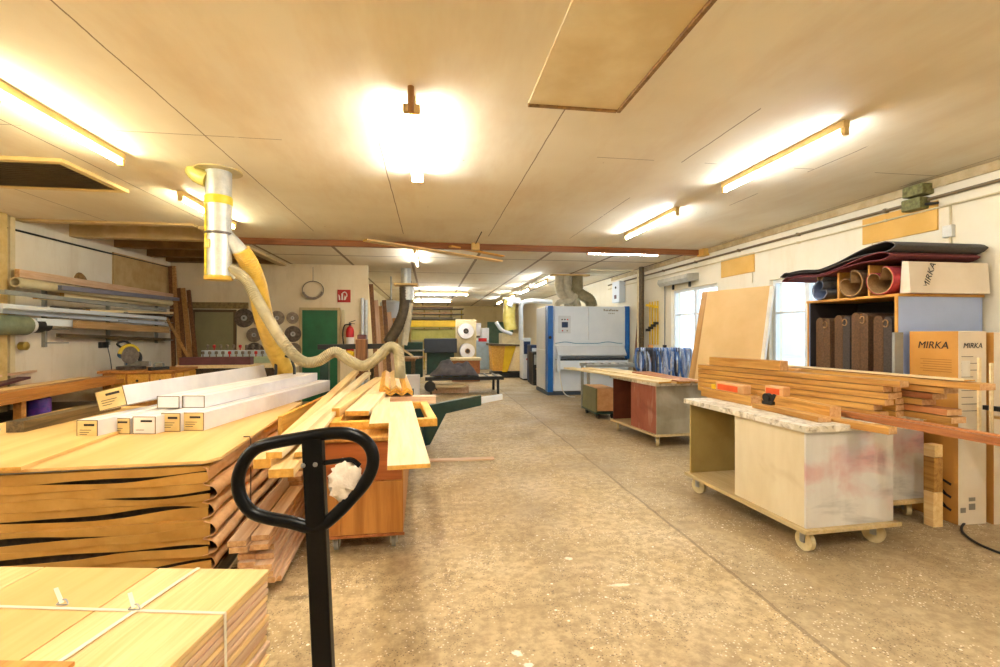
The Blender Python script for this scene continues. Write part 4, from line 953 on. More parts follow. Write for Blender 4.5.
# zigzag mouldings
plank('cross_board', (-.56, 5.08, .827), (.06, 5.08, .827), .15, .074, pinkw, 'pinkish crosspiece under the zigzag mouldings', 'board')
tsup = thing('trestle', 'green trestle carrying the far end of the centre planks', 'trestle', (-.58, 6.1, 0))
MB().box(-.38, .38, -.04, .04, .78, .86).build('crossbar', dgreen, tsup, .004)
for s_ in (-1, 1): MB().beam((s_ * .3, -.18, 0), (s_ * .3, 0, .78), .05, .05).build('leg', dgreen, tsup); MB().beam((s_ * .3, .18, 0), (s_ * .3, 0, .78), .05, .05).build('leg', dgreen, tsup)
def vee(mb, L_, wd, t_):
    h = .038; k = .022
    mb.prism([(-wd / 2, 0), (0, h), (wd / 2, 0), (wd / 2, k), (0, h + k), (-wd / 2, k)], 0, L_, 'Y')
zz0 = .905
for k in range(3):
    for lv in range(3):
        if k == 2 and lv == 2: continue
        cx = -.46 + k * .115; 
        plank('zigzag_molding', (cx, 5.02 + .02 * lv, zz0 + .026 * lv), (cx - .18, 7.2, zz0 + .026 * lv), .112, .02, [yellowf, pine][k % 2 if lv == 2 else 0], ['lower', 'middle', 'upper'][lv] + ' V shaped moulding in the ' + ['left', 'middle', 'right'][k] + ' pile of the zigzag stack', 'moulding', 'V shaped mouldings on the centre bench', fn=vee)
# green support arm
t = thing('support_arm', 'dark green steel outfeed arm with a silver extension above the aisle', 'machine arm', (0, 0, 0))
ya = 6.6
def G(px, py, y=ya): q = P(px, py, Y=y); return (q.x, q.z)
MB().prism([G(421, 446), G(430, 444), G(446, 413), G(481, 405), G(481, 395), G(432, 404), G(415, 408), G(410, 430)], ya - .05, ya + .05, 'Y').build('arm', dgreen, t, .006)
MB().prism([G(481, 403), G(502, 399), G(502, 394), G(481, 397)], ya - .06, ya + .03, 'Y').build('extension', lgrey, t, .003)
g = G(415, 425); MB().box(g[0] - .25, g[0] + .12, ya - .3, ya + .5, 0, g[1]).build('machine_base', dgreen, t, .01)
# plank on the floor in the aisle
plank('floor_board', P(428, 461, Z=0), P(494, 459, Z=0), .10, .018, pinkw, 'thin reddish lath lying on the floor in the aisle', 'lath')
#@@CARTS
# ---------------------------------------------------------------- carts on the right
def cart(loc, rz, W_, L_, zt_, zb_, label, panels, wr=.06, split=.55, top_mat=worktop, wheel_m=cast_w, inner=None):
    """open bay in the far part of the left side, panel in the near part; local x to the right, y away"""
    t = thing('wheeled_cart', label, 'cart', loc, rz); s_, n_ = panels; th_ = .018
    MB().box(-.035, W_ + .035, -.035, L_ + .035, zb_, zb_ + .03).build('deck', wood('pale deck ply', '#d9c396', '#c4aa76'), t, .003)
    MB().box(0, W_, 0, th_, zb_ + .03, zt_ - .045).build('end_panel', n_, t, .002)
    MB().box(0, W_, L_ - th_, L_, zb_ + .03, zt_ - .045).build('far_end_panel', inner or khaki, t, .002)
    MB().box(0, th_, th_, L_ * split, zb_ + .03, zt_ - .045).build('side_panel', s_, t, .002)
    MB().box(W_ - th_, W_, th_, L_ - th_, zb_ + .03, zt_ - .045).build('right_panel', inner or khaki, t, .002)
    MB().box(th_, W_ - th_, L_ * split - th_, L_ * split, zb_ + .03, zt_ - .045).build('divider', inner or khaki, t, .002)
    MB().box(-.04, W_ + .04, -.04, L_ + .04, zt_ - .045, zt_).build('worktop', top_mat, t, .003)
    for (x, y) in ((.05, .06), (W_ - .08, .08), (.05, L_ - .08), (W_ - .08, L_ - .08)):
        c_ = MB().box(x - .045, x + .045, y - .045, y + .045, zb_ - .012, zb_).build('castor', steel, t)
        a_ = rnd.uniform(-.7, .7); mw = MB(); mw.T = Matrix.Translation((x, y, 0)) @ Matrix.Rotation(a_, 4, 'Z')
        mw.cyl((-.018, 0, wr), (.018, 0, wr), wr, n=24); mw.build('wheel', wheel_m, c_)
        mf = MB(); mf.T = mw.T; mf.box(-.03, -.024, -.02, .02, wr - .01, zb_ - .012); mf.box(.024, .03, -.02, .02, wr - .01, zb_ - .012); mf.cyl((-.032, 0, wr), (.032, 0, wr), .012, n=10); mf.build('fork', steel, c_)
    return t
cart((2.61, 3.02, 0), R(3), .745, 1.40, .905, .15, 'front silvery stained cart on beige wheels carrying brown boards', (cartW, cartN), .072, .53)
cart((3.53, 3.44, 0), R(4), .58, 1.05, .875, .14, 'second silvery cart half hidden behind the front cart', (cartN, cartN), .06)
cart((3.05, 6.15, 0), R(6), .80, 1.25, .88, .145, 'rear cart with red stained side panel and open bay', (cartR, cartD), .062, .55, inner=M('red brown inside', '#6d3520', .6, col2='#5a2915', scale=5))
# pale boards on the rear cart
for k, (a_, b_, wd, z_, m_, lb) in enumerate((
        ((3.12, 6.05), (2.62, 8.9), .20, .88, pale, 'long pale board on the left edge of the rear cart, overhanging far behind'),
        ((3.36, 6.0), (2.95, 8.8), .22, .88, pine, 'middle long pale board on the rear cart'),
        ((3.62, 6.0), (3.25, 8.6), .22, .88, pale, 'right long pale board on the rear cart'),
        ((3.30, 6.1), (2.85, 8.4), .15, .905, pale, 'narrow cream board lying over the others on the rear cart'))):
    plank('pale_board', (a_[0], a_[1], z_), (b_[0], b_[1], z_), wd, .024, m_, lb, 'board')
plank('dark_board', (3.40, 5.95, .905), (3.30, 7.2, .93), .30, .02, redw, 'red brown board lying at the near edge of the rear cart', 'board')
# small cart and roller stand behind
t = thing('roller_stand', 'grey steel roller stand behind the rear cart', 'stand', (3.15, 9.1, 0), R(-4))
MB().box(-.1, 1.5, 0, .08, .88, .94).build('front_rail', greyp, t, .004); MB().box(-.1, 1.5, .5, .58, .88, .94).build('back_rail', greyp, t, .004)
for x in (-.05, 1.4):
    for y in (.04, .54): MB().box(x - .025, x + .025, y - .025, y + .025, 0, .88).build('leg', greyp, t)
for k in range(9): MB().cyl((.05 + k * .17, .09, .92), (.05 + k * .17, .49, .92), .025, n=12).build('roller', steel, t)
t = thing('wheeled_crate', 'beige crate on a low green trolley behind the rear cart', 'crate', (3.0, 8.35, 0), 0)
MB().box(0, .35, 0, .75, .14, .55).build('crate_body', kraftp, t, .004); MB().box(-.03, .0, 0, .75, .12, .55).build('side_board', M('olive crate side', '#7c7a58', .6), t); MB().box(-.04, .38, -.02, .77, .09, .12).build('deck', dgreen, t)
for (x, y) in ((.03, .06), (.3, .06), (.03, .68), (.3, .68)): MB().cyl((x - .015, y, .045), (x + .015, y, .045), .045, n=14).build('wheel', rubber, t)

# ---- brown lumber on the front cart
CT = .907
def stackpl(name, x0, y0, x1, y1, z, wd, th_, m_, lb, group=None): return plank(name, (x0, y0, z), (x1, y1, z), wd, th_, m_, lb, 'board', group)
g1 = 'honey boards in the long left pile on the front cart'
for i in range(6):
    j = [0, -.04, .03, .05, .02, .12][i]; f_ = -j / 1.7
    stackpl('hardwood_board', 3.43 - .37 * f_, 3.20 + 1.90 * f_, 3.06, 5.08, CT + i * .0495, .10, .044, honey, ORD[5 - i] + ' board' + (' from the top' if i < 5 else '') + ' in the long pile behind the orange packets', g1)
g2 = 'honey boards in the middle narrow pile'
for i in range(6):
    dx = [.02, .02, .015, .0, -.005, -.01][i]
    stackpl('hardwood_board', 3.57 + dx, 3.22, 3.22 + dx, 4.80, CT + i * .0485, .10, .043, honey, ORD[5 - i] + ' board' + (' from the top' if i < 5 else '') + ' in the narrow middle pile with matching sawn ends', g2)
g3 = 'honey boards in the right pile'
for i in range(6):
    y0 = [2.92, 2.95, 3.12, 3.05, 2.98, 2.74][i]; x0 = [3.74, 3.74, 3.73, 3.74, 3.75, 3.74][i]
    stackpl('hardwood_board', x0, y0, x0 - .13, 4.7, CT + i * .0515, .14, .044, [honey, redw][i % 2 == 1 and i < 4], ORD[5 - i] + ' board' + (' from the top' if i < 5 else '') + ' in the right pile reaching over the second cart', g3)
# pale sheets on top behind
stackpl('pale_strip', 3.74, 2.85, 3.62, 4.7, CT + 6 * .0515, .10, .01, pale, 'thin whitish strip lying on top of the brown board piles')
# big beam on top at the back
a = P(722, 357, Z=1.25); b_ = P(796, 363, Z=1.25)
plank('hardwood_beam', (3.27, 4.05, CT + 6 * .0495), (3.10, 4.92, CT + 6 * .0495), .10, .09, honey, 'short thick beam resting on top of the long brown pile', 'beam')
plank('hardwood_beam', (3.37, 4.0, CT + 6 * .0495), (3.20, 4.92, CT + 6 * .0495), .08, .02, honey, 'thin strip beside the thick beam on top of the long pile', 'strip')
# short pieces at the front left of the cart
def onc(px, py, z): return P(px, py, Z=z)
def shortp(pa, pb_, z, th_, wd, lb, m_=honey, cat='block'):
    """pa, pb_: photo points of the upper front edge"""
    a_ = P(pa[0], pa[1], Z=z + th_); b2_ = P(pb_[0], pb_[1], Z=z + th_); d_ = (b2_ - a_).normalized(); nrm = Vector((-d_.y, d_.x, 0)) * (wd / 2)
    if nrm.x < 0: nrm = -nrm
    return plank('short_block', (a_.x + nrm.x, a_.y + nrm.y, z), (b2_.x + nrm.x, b2_.y + nrm.y, z), wd, th_, m_, lb, cat)
shortp((701, 387.5), (751, 396.5), CT, .085, .10, 'short honey block at the far left corner of the front cart')
shortp((752, 403), (818, 417), CT, .04, .11, 'low honey piece lying along the front edge of the front cart')
plank('short_block', (3.0, 3.19, CT), (3.08, 4.1, CT), .09, .095, honey, 'thick honey beam lying behind the low piece on the front cart', 'block')
# long mouldings overhanging to the near right
stackpl('long_molding', 3.08, 3.9, 2.95, 4.4, CT, .05, .035, honey, 'honey strip on the cart ending near its front corner')
def mould(mb, L_, wd, t_):
    mb.box(-wd / 2, wd / 2, 0, L_, 0, t_ * .45); mb.box(-wd / 2, wd * .2, 0, L_, t_ * .45, t_)
plank('long_molding', P(893, 427, Z=.93) - Vector((.0, 0, .05)), P(818, 415, Z=.93) - Vector((0, 0, .05)), .09, .045, honey, 'honey beam overhanging the near edge of the front cart', 'beam')
plank('long_molding', (3.26, 2.0, CT + .001), (3.17, 3.6, CT + .001), .075, .045, redw, 'front reddish moulding overhanging far to the near right', 'moulding', fn=mould)
plank('long_molding', (3.35, 2.05, CT + .001), (3.28, 3.14, CT + .001), .075, .045, redw, 'rear reddish moulding overhanging beside its twin', 'moulding', fn=mould)
# packets and gadget
def packet(px, py, z, L_, wd, h, rz_, lb, tear=False):
    t = thing('paper_packet', lb, 'packet', (px, py, z), rz_)
    MB().box(-L_ / 2, L_ / 2, -wd / 2, wd / 2, 0, h).build('packet_body', kraftp, t, .008)
    MB().box(-L_ * .42, L_ * (.30 if not tear else .1), -wd / 2 - .002, -wd / 2, h * .12, h * .75).build('orange_label', orangepk, t)
    return t
packet(2.85, 4.20, CT + .086, .40, .08, .085, R(-87), 'long orange and tan paper packet lying on the short block')
packet(3.05, 3.86, CT + .096, .20, .08, .08, R(-82), 'smaller orange packet standing near the middle of the cart')
c = P(712, 386, Z=CT + .07); tag(MB().box(-.03, .03, -.03, .03, 0, .05).build('yellow_box', yellow, None, .006, (2.84, 4.46, CT + .086)), 'tiny yellow box behind the orange packet', 'box')
t = thing('tape_dispenser', 'small black clamp tool on the low piece between the blocks of the front cart', 'tool', (2.84, 3.70, CT + .041), R(-80))
MB().box(-.05, .05, -.02, .02, .0, .03).build('body', blackm, t, .004); MB().cyl((-.01, -.02, .06), (-.01, .02, .06), .035).build('roller', blackm, t); MB().beam((.03, 0, .03), (.06, 0, .09), .02, .02).build('grip', blackm, t)
#@@SHELF
# ---------------------------------------------------------------- belt shelf on the right
SX, SY0, SY1, SZ = 4.17, 3.76, 4.80, 1.885
t = thing('belt_shelf', 'shelf unit with pale blue side and dark bay for sanding belts', 'shelf', (0, 0, 0))
MB().box(SX, XR - .03, SY0, SY0 + .02, 0, SZ).build('side_panel', bluepan, t)
MB().box(SX, XR - .03, SY1 - .02, SY1, 0, SZ).build('far_side_panel', bluepan, t)
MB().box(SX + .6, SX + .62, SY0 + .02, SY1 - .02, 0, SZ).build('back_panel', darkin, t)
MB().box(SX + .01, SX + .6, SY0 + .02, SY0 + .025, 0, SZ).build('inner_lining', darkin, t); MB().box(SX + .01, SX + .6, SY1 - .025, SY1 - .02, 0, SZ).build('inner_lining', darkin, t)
MB().box(SX - .012, SX, SY0 - .005, SY0 + .022, 0, SZ).build('edge_strip', shelfw, t, .002); MB().box(SX - .01, SX, SY1 - .02, SY1, 0, SZ).build('edge_strip', shelfw, t, .002)
MB().box(SX - .012, XR - .03, SY0 - .02, SY1 + .01, SZ, SZ + .025).build('top_board', shelfw, t, .003)
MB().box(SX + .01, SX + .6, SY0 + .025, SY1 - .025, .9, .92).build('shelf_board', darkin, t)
for y in (4.05, 4.40): MB().box(SX, XR - .05, y - .012, y + .012, SZ + .025, SZ + .32).build('divider', shelfw, t, .002)
# upright belts in the bay: folded loops standing on end
def bean(cx, cy, w_, d_, n=40, s=1.0):
    pts = []
    for k in range(n):
        a = 2 * PI * k / n; r_ = 1 - .42 * max(0, math.cos(a - .6)) ** 2
        pts.append((cx + w_ * r_ * math.cos(a) * s, cy + d_ * r_ * math.sin(a) * s))
    return pts
def pill(w_, z0, z1, n=14):
    r_ = w_ / 2
    return [(-r_, z0)] + [(-r_ * math.cos(PI * k / n), z1 - r_ + r_ * math.sin(PI * k / n)) for k in range(n + 1)] + [(r_, z0)]
for k in range(4):
    y = SY1 - .15 - k * .225
    t = thing('sanding_belt', ['leftmost', 'second from the left', 'third from the left', 'rightmost'][k] + ' dark brown sanding belt standing folded in the bay', 'sanding belt', (SX + .05 + .02 * (k % 2), y, .92), 0, 'brown sanding belts standing in the bay')
    hh = .80 + .02 * (k % 3)
    for j, (dy, w_, h_, m_, nm) in enumerate(((.045, .10, hh, beltb, 'outer_fold'), (-.05, .085, hh - .01, beltd if k % 2 else beltb, 'second_fold'))):
        mb = MB(); mb.prism([(p[0] + dy, p[1]) for p in pill(w_, 0, h_)], .0, .5, 'X'); mb.build(nm, m_, t, .004)
    MB().sheet([(-.035 + .026 * math.cos(R(q)), hh - .075 + .034 * math.sin(R(q))) for q in range(20, 330, 20)], -.012, .05, .006, 'X').build('inner_curl', belti, t)
# rolled belts in the upper compartments (axis along X)
def scurl(cy, cz, r_, m1, m2, label, th0=60, depth=.85):
    t = thing('rolled_belt', label, 'sanding belt', (SX - .03, cy, cz))
    def path(rr, dp):
        pts = []
        for k in range(56):
            th = 360 * k / 56; d_ = (th - th0 + 180) % 360 - 180
            q = rr * (1 - dp * math.exp(-(d_ / 26) ** 2)); sw = 38 * math.exp(-(d_ / 20) ** 2)
            pts.append((q * math.cos(R(th + sw)), q * math.sin(R(th + sw))))
        return pts
    MB().sheet(path(r_, .95), 0, depth, .006, 'X', True).build('outer_wrap', m1, t)
    MB().sheet(path(r_ - .008, .97), .0, depth - .02, .008, 'X', True).build('lining', m2, t)
    return t
ZR = SZ + .17
scurl(4.60, ZR - .04, .105, beltg, M('blue grey backing', '#6b7690', .7), 'dark grey rolled belt in the far upper compartment', 150)
scurl(4.60, ZR + .10, .045, beltg, belti, 'small brown grey roll above the dark one in the far compartment')
scurl(4.22, ZR - .005, .135, beltb, belti, 'tan lined rolled belt in the middle upper compartment', 55)
scurl(3.91, ZR - .005, .135, belto, belti, 'red lined rolled belt in the near upper compartment', 70, .5)
# flattened belts lying on top
def drape(z0, m_, label, x0, x1, th0, yn, yf, drop):
    t = thing('draped_belt', label, 'sanding belt', (0, 0, 0)); n = 44; top = []; bot = []
    for k in range(n + 1):
        a = k / n; y = yn + (yf - yn) * a
        sm_ = max(0, min(1, (a - .12) / .55)); sm_ = sm_ * sm_ * (3 - 2 * sm_)
        c_ = z0 - drop * sm_ + .03 * math.sin(max(0, a - .6) / .4 * PI)
        h = th0 / 2 * min(1, math.sqrt(a / .07 + .002)) * (1 - .80 * max(0, min(1, (a - .05) / .35)))
        e = (1 - a) / .06
        h += .022 * math.exp(-((a - .955) / .035) ** 2) * min(1, e)
        if k == n: h = .002
        top.append((y, c_ + h)); bot.append((y, c_ - h))
    MB().sheet(top + bot[::-1], x0, x1, .006, 'X', True).build('belt_loop', m_, t)
    return t
drape(SZ + .375, beltr, 'dark red sanding belt draped on top of the shelf under the grey one', SX - .08, XR - .05, .075, 3.76, 5.1, .10)
drape(SZ + .455, beltg, 'dark grey sanding belt draped topmost on the shelf', SX - .07, XR - .02, .10, 3.72, 5.14, .125)
# long carton on top (hexagonal end)
t = thing('belt_carton', 'long brown carton with black print lying on top of the shelf', 'carton', (SX + .04, 3.70, SZ + .027))
MB().prism([(-.02, 0), (.0, .28), (.06, .29), (.08, 0)], .0, XR - SX - .09, 'X').build('carton_body', cartonW, t, .003)
text_obj('carton_print', 'MIRKA', .085, ink, t, (.20, -.0145, .15), (R(90), R(-70), 0), bold=0, shear=.2)
MB().box(.55, .57, -.012, -.009, .03, .06).build('handle_hole', belti, t)
# cartons standing
def std_carton(loc, rz_, w_, d_, h, label, fm, sm, text=2, lines=0, tilt=0.0):
    t = thing('standing_carton', label, 'carton', loc, rz_); t.rotation_euler = (tilt, 0, rz_)
    mb = MB(); mb.box(0, w_, 0, d_, 0, h); mb.mi = [0] * 6
    mb.mi[4] = 1; o = mb.build('carton_body', [sm, fm], t, .004)
    if text:
        text_obj('front_print', 'MIRKA', .062, ink, t, (w_ * .5, -.002, h - .12), (R(90), 0, 0), bold=0, shear=.2, sx=1.0)
        if text != 1: text_obj('side_print', 'MIRKA', .085, ink, t, (-.002, d_ * .5, h - .12), (R(90), 0, R(-90)), bold=0, shear=.2, sx=1.0)
    return t
# local frame: -x face is the orange one (seen left), -y face the white one (seen right)
CC = Vector((4.20, 3.30, 0)); CR = R(0)
t = std_carton((CC.x + .02, CC.y + .0, 0), CR, .27, .40, 1.57, 'tall printed carton standing in front of the blue shelf side', carton, cartonW)
mb = MB()
for k in range(9): mb.box(.03, .19 if k % 3 else .14, -.002, 0, 1.36 - k * .055, 1.366 - k * .055)
for (x0, x1, z0, z1) in ((.02, .07, .1, .14), (.10, .16, .12, .17), (.1, .16, .19, .22)): mb.box(x0, x1, -.002, 0, z0, z1)
mb.build('side_table_print', greyink, t)
MB().box(.03, .11, -.0025, 0, 1.20, 1.33).build('white_sticker', signwhite, t)
mb = MB()
for k in range(6): mb.box(-.002, 0, .05, .30 - .02 * (k % 2), 1.33 - k * .02, 1.335 - k * .02)
for k in range(5): mb.box(-.002, 0, .23, .32, 1.19 - k * .035, 1.196 - k * .035)
mb.build('front_small_print', M('brown print', '#9d6c26', .7), t)
mb = MB()
for k in range(7): a_ = k * .9; mb.obox((-.001, .1 + .03 * (k % 3), .12 + .035 * k), (.002, .10, .02), (R(20 + 25 * (k % 3)), 0, 0))
mb.build('machine_drawing', ink, t)
C2 = P(992, 500, Z=0)
t = std_carton((4.52, 3.27, 0), R(-3), .3, .25, 1.56, 'second tall carton with a white face at the right edge', carton, cartonW, 1)
tag(MB().box(4.08, 4.17, 3.71, 3.735, 0, 1.56).build('grey_strip', greyp, None, .002), 'upright dark grey strip at the corner of the blue shelf', 'strip')
# wood blocks behind cart
for k, (z0, z1) in enumerate(((0, .28), (.28, .56), (.56, .66))):
    c = P(934, 513, Z=0)
    tag(MB().box(-.045, .045, -.04, .04, 0, z1 - z0 - .002).build('timber_block', pine if k != 1 else honey, None, .004, (4.02, 3.33, z0), (0, 0, R(3 * k))), ['lowest', 'middle', 'topmost'][k] + ' yellow timber block stacked between cart and cartons', 'block')
# dark rack with yellow tray at right edge
t = thing('tube_rack', 'black tube rack holding pale strips at the right edge', 'rack', (0, 0, 0))
a = P(985, 407, X=4.35); 
MB().box(4.33, 4.37, 2.72, 3.21, a.z - .02, a.z + .015).build('upper_bar', blackm, t)
b_ = P(985, 434, X=4.35); MB().box(4.25, 4.37, 2.72, 3.21, b_.z - .02, b_.z + .015).build('lower_bar', blackm, t)
MB().box(4.35, 4.39, 2.62, 2.72, 0, a.z + .03).build('post', blackm, t)
c = P(995, 417, X=4.4); MB().box(4.37, 4.42, 2.74, 3.18, c.z - .01, c.z + .01).build('pale_strip', pine, t)
for k in range(2):
    tag(MB().box(4.27 + .03 * k, 4.295 + .03 * k, 3.19 - .06 * k, 3.205 - .06 * k, b_.z + .016, 1.36 - .04 * k).build('upright_strip', pale, None, .002), ['left', 'right'][k] + ' pale upright strip in front of the cartons', 'strip')
# black cable and reel lower right
mb = MB(); mb.tube([P(1010, 512, Z=.01), P(985, 514, Z=.01), P(966, 522, Z=.01), P(962, 531, Z=.01), P(975, 542, Z=.01), P(995, 551, Z=.01), P(1020, 560, Z=.01)], .009, 8, sub=8)
tag(mb.build('floor_cable', rubber, None), 'black cable curving over the floor at the right edge', 'cable')
a = P(1000, 523, Z=0); t = thing('cardboard_drum', 'brown round edged bin at the right frame edge', 'bin', (a.x + .25, a.y - .02, 0))
MB().lathe([(.18, 0), (.22, .05), (.22, .12), (.20, .16), (.05, .17)], n=28).build('bin_body', belti, t)
# ---------------------------------------------------------------- boards leaning at the window
def slab(name, c, w_, h, th_, rot, m_, label, m2=None):
    mb = MB(); mb.box(-w_ / 2, w_ / 2, 0, th_, 0, h); o = mb.build(name, m_, None, .002, c, rot); return tag(o, label, 'board')
slab('leaning_board', (4.42, 6.92, 0), 1.15, 2.32, .03, (R(-12), 0, R(-72)), beigeb, 'large beige board leaning between the two windows')
slab('leaning_board', (4.30, 7.62, 0), .22, 2.32, .05, (R(-11), 0, R(-80)), wood('tan edge wood', '#b98c50', '#a27439', 'Z', 10), 'narrow brown board leaning at the left of the large beige one')
slab('leaning_board', (4.60, 6.33, 0), .06, 2.30, .04, (R(-11), 0, R(-72)), M('white edged board', '#ebe3d2', .5), 'white edged strip leaning at the right of the large beige board')
# ---------------------------------------------------------------- rack with hanging straps
t = thing('strap_rail', 'steel rail stand carrying blue hanging straps', 'rail', (0, 0, 0))
ra = Vector((3.95, 8.75, 1.24)); rb = Vector((4.95, 8.60, 1.24))
MB().tube([ra, rb], .014, 8).build('rail', steel, t)
for p in (ra, rb): MB().tube([p, (p.x, p.y, 0)], .016, 8).build('post', steel, t); MB().box(p.x - .03, p.x + .03, p.y - .2, p.y + .2, 0, .03).build('foot', steel, t)
POS = ['near the left post', 'left of the middle', 'at the middle', 'right of the middle', 'near the right post']
for k in range(26):
    f_ = (k + .5) / 26; p = ra.lerp(rb, f_); dr = .38 + .42 * abs(math.sin(k * 2.3)); ww = .03 + .06 * rnd.random()
    m_, nm = [(cloth_b, 'blue'), (cloth_l, 'pale blue'), (cloth_l, 'pale blue'), (cloth_b, 'blue'), (cloth_l, 'pale blue'), (cloth_d, 'dark grey')][(k * 5 + k // 3) % 6]
    if 4 <= k <= 7: m_, nm = cloth_d, 'dark grey'
    yo = .035 * (k % 3 - 1)
    pts = [(-ww * .6, -.022, -.02), (-ww * .4, 0, .02), (-ww * .5, .025, -.02), (-ww, .02 + yo, -dr * .5), (-ww * .8, yo, -dr * .92), (0, yo, -dr), (ww * .8, yo, -dr * .9), (ww, yo - .01, -dr * .45), (ww * .5, -.025, -.02), (ww * .4, 0, .02), (0, .02, .01)]
    mb = MB(); mb.tube(pts, .016 + .006 * rnd.random(), 8, closed=True, sub=5)
    tag(mb.build('hanging_strap', m_, None, 0, (p.x, p.y, p.z), (0, 0, R(rnd.uniform(-8, 8)))), nm + ' looped strap on the rail under the far window, ' + (CN[k] + ' from the left' if k < 13 else CN[25 - k] + ' from the right'), 'strap', 'looped straps on the rail under the far window')
mb = MB()
for k in range(5):
    rr = .10 + .022 * k; mb.tube([(rr * math.cos(a * PI / 12), .012 * (k % 2), rr * 1.25 * math.sin(a * PI / 12)) for a in range(24)], .012, 8, closed=True)
c = P(642, 361, Y=9.3); tag(mb.build('coiled_hose', greyp, None, 0, c), 'coiled grey hose hanging beside the blue straps', 'hose')
slab('upright_plank', (P(651, 372, Y=9.15).x, 9.15, 0), .10, 1.32, .03, (0, 0, 0), orangew, 'short orange plank standing beside the hose coil')
for k, (pb_, ptp, lb) in enumerate(((633, 643, 'dark brown timber leaning beside the sander'), (640, 648, 'second brown timber leaning beside the sander'))):
    a = P(pb_, 385, Y=10.6); b_ = P(ptp - 2, 302 + 12 * k, Y=10.9); plank('leaning_timber', (a.x, a.y, 0), (min(b_.x, XR - .08), b_.y, b_.z), .09, .04, brownw, lb, 'timber')
for k in range(4):
    t = thing('bar_clamp', ['first', 'second', 'third', 'fourth'][k] + ' yellow bar clamp from the left on the window wall', 'clamp', (XR - .06, 10.5 - k * .13, 1.3), 0, 'yellow bar clamps')
    MB().box(-.012, .012, -.012, .012, 0, .98).build('bar', yellow, t); MB().box(-.10, .012, -.018, .018, .88 - .02 * k, .93 - .02 * k).build('fixed_jaw', yellow, t); MB().box(-.10, .012, -.018, .018, .3 + .05 * k, .36 + .05 * k).build('sliding_jaw', blackm, t)
t = thing('wall_lamp_socket', 'thin grey cable with a black socket on the wall beside the far window', 'socket', (XR - .03, 9.85, 0))
MB().tube([(0, 0, 1.25), (0, 0, 2.62)], .014, 8).build('conduit', greyp, t); MB().box(-.04, .03, -.05, .05, 2.62, 2.72).build('socket', blackm, t, .006); MB().box(-.03, .03, -.04, .04, 1.18, 1.30).build('switch', blackm, t, .006)
#@@FAR
# ---------------------------------------------------------------- wide belt sander
SYF = 11.75
t = thing('wide_belt_sander', 'large white and blue wide belt sander beside the window wall', 'machine', (2.93, SYF, 0))
W_ = 2.13; HT = 2.24
MB().box(.0, W_, .02, 1.25, .10, HT).build('body', whitep, t, .01)
MB().box(-.005, .13, -.02, .25, .05, HT + .01).build('left_blue_column', bluep, t, .01)
MB().box(W_ - .10, W_ + .02, -.02, .25, .90, HT + .01).build('right_blue_column', bluep, t, .01)
MB().box(-.02, W_ + .02, -.03, 1.27, 0, .08).build('base', M('dark base', '#4a5560', .5), t, .006)
MB().box(.16, 1.04, -.03, .02, 1.38, HT - .02).build('upper_door', whitep, t, .008)
MB().box(1.05, W_ - .11, -.03, .02, 1.38, HT - .02).build('upper_door', whitep, t, .008)
p_ = MB().box(.26, .58, -.06, -.03, 1.56, 2.0).build('control_panel', lgrey, t, .01)
MB().box(.34, .50, -.065, -.06, 1.70, 1.84).build('display', navy, p_); 
for k in range(3): MB().cyl((.35 + k * .07, -.07, 1.90), (.35 + k * .07, -.06, 1.90), .018, n=12).build('button', [blackm, blackm, red][k], p_)
for k in range(2): MB().cyl((.36 + k * .12, -.07, 1.62), (.36 + k * .12, -.06, 1.62), .018, n=12).build('button', [red, greyp][k], p_)
# wave decoration
mb = MB(); wav = []
for k in range(60):
    x = .18 + k * (W_ - .36) / 59; wav.append((x, 1.30 + .035 * max(0, math.sin(x * 5.6 - .9)) ** 1.5))
mb.sheet(wav, -.034, -.031, .018, 'Y'); mb.build('wave_stripe', M('teal stripe', '#5c9bc0', .5), t)
MB().box(.16, W_ - .11, -.025, .02, 1.24, 1.38).build('stripe_panel', whitep, t, .003)
MB().prism([(-.22, 1.02), (-.03, 1.24), (.02, 1.24), (.02, .98), (-.2, .98)], .20, W_ - .14, 'X').build('infeed_hood', lgrey, t, .008)
MB().box(.20, W_ - .14, -.26, .0, .88, .915).build('infeed_table', M('dark feed belt', '#33383d', .6), t, .004)
MB().box(.18, W_ - .12, -.28, .0, .66, .88).build('table_front', whitep, t, .01)
MB().box(.75, .92, -.285, -.28, .755, .795).build('recessed_handle', blackm, t)
MB().box(.16, .24, -.30, -.2, .60, 1.0).build('height_gauge', lgrey, t, .006)
MB().box(.16, W_ - .11, -.01, .02, .10, .64).build('lower_door', whitep, t, .006)
MB().box(-.015, 0, .26, 1.24, .12, 1.12).build('side_door', lgrey, t, .004); MB().box(-.015, 0, .26, 1.24, 1.14, HT - .02).build('side_door', lgrey, t, .004)
mb = MB(); 
for k in range(9): mb.box(1.45 + .045 * k, 1.475 + .045 * k + (.008 if k % 2 else 0), -.032, -.03, 2.12, 2.155 + (.02 if k in (0, 4) else 0))
for k in range(4): mb.box(1.58 + .045 * k, 1.60 + .045 * k, -.032, -.03, 2.05, 2.075)
mb.build('maker_mark', greyink, t)
MB().tube([(.22, -.30, .62), (.24, -.32, .4), (.30, -.36, .12), (.42, -.42, .02), (.55, -.5, .015)], .012, 8, sub=5).build('hanging_cable', pvcw, t)
MB().cyl((.05, -.03, 1.45), (.05, -.02, 1.45), .04).build('switch', blackm, t)
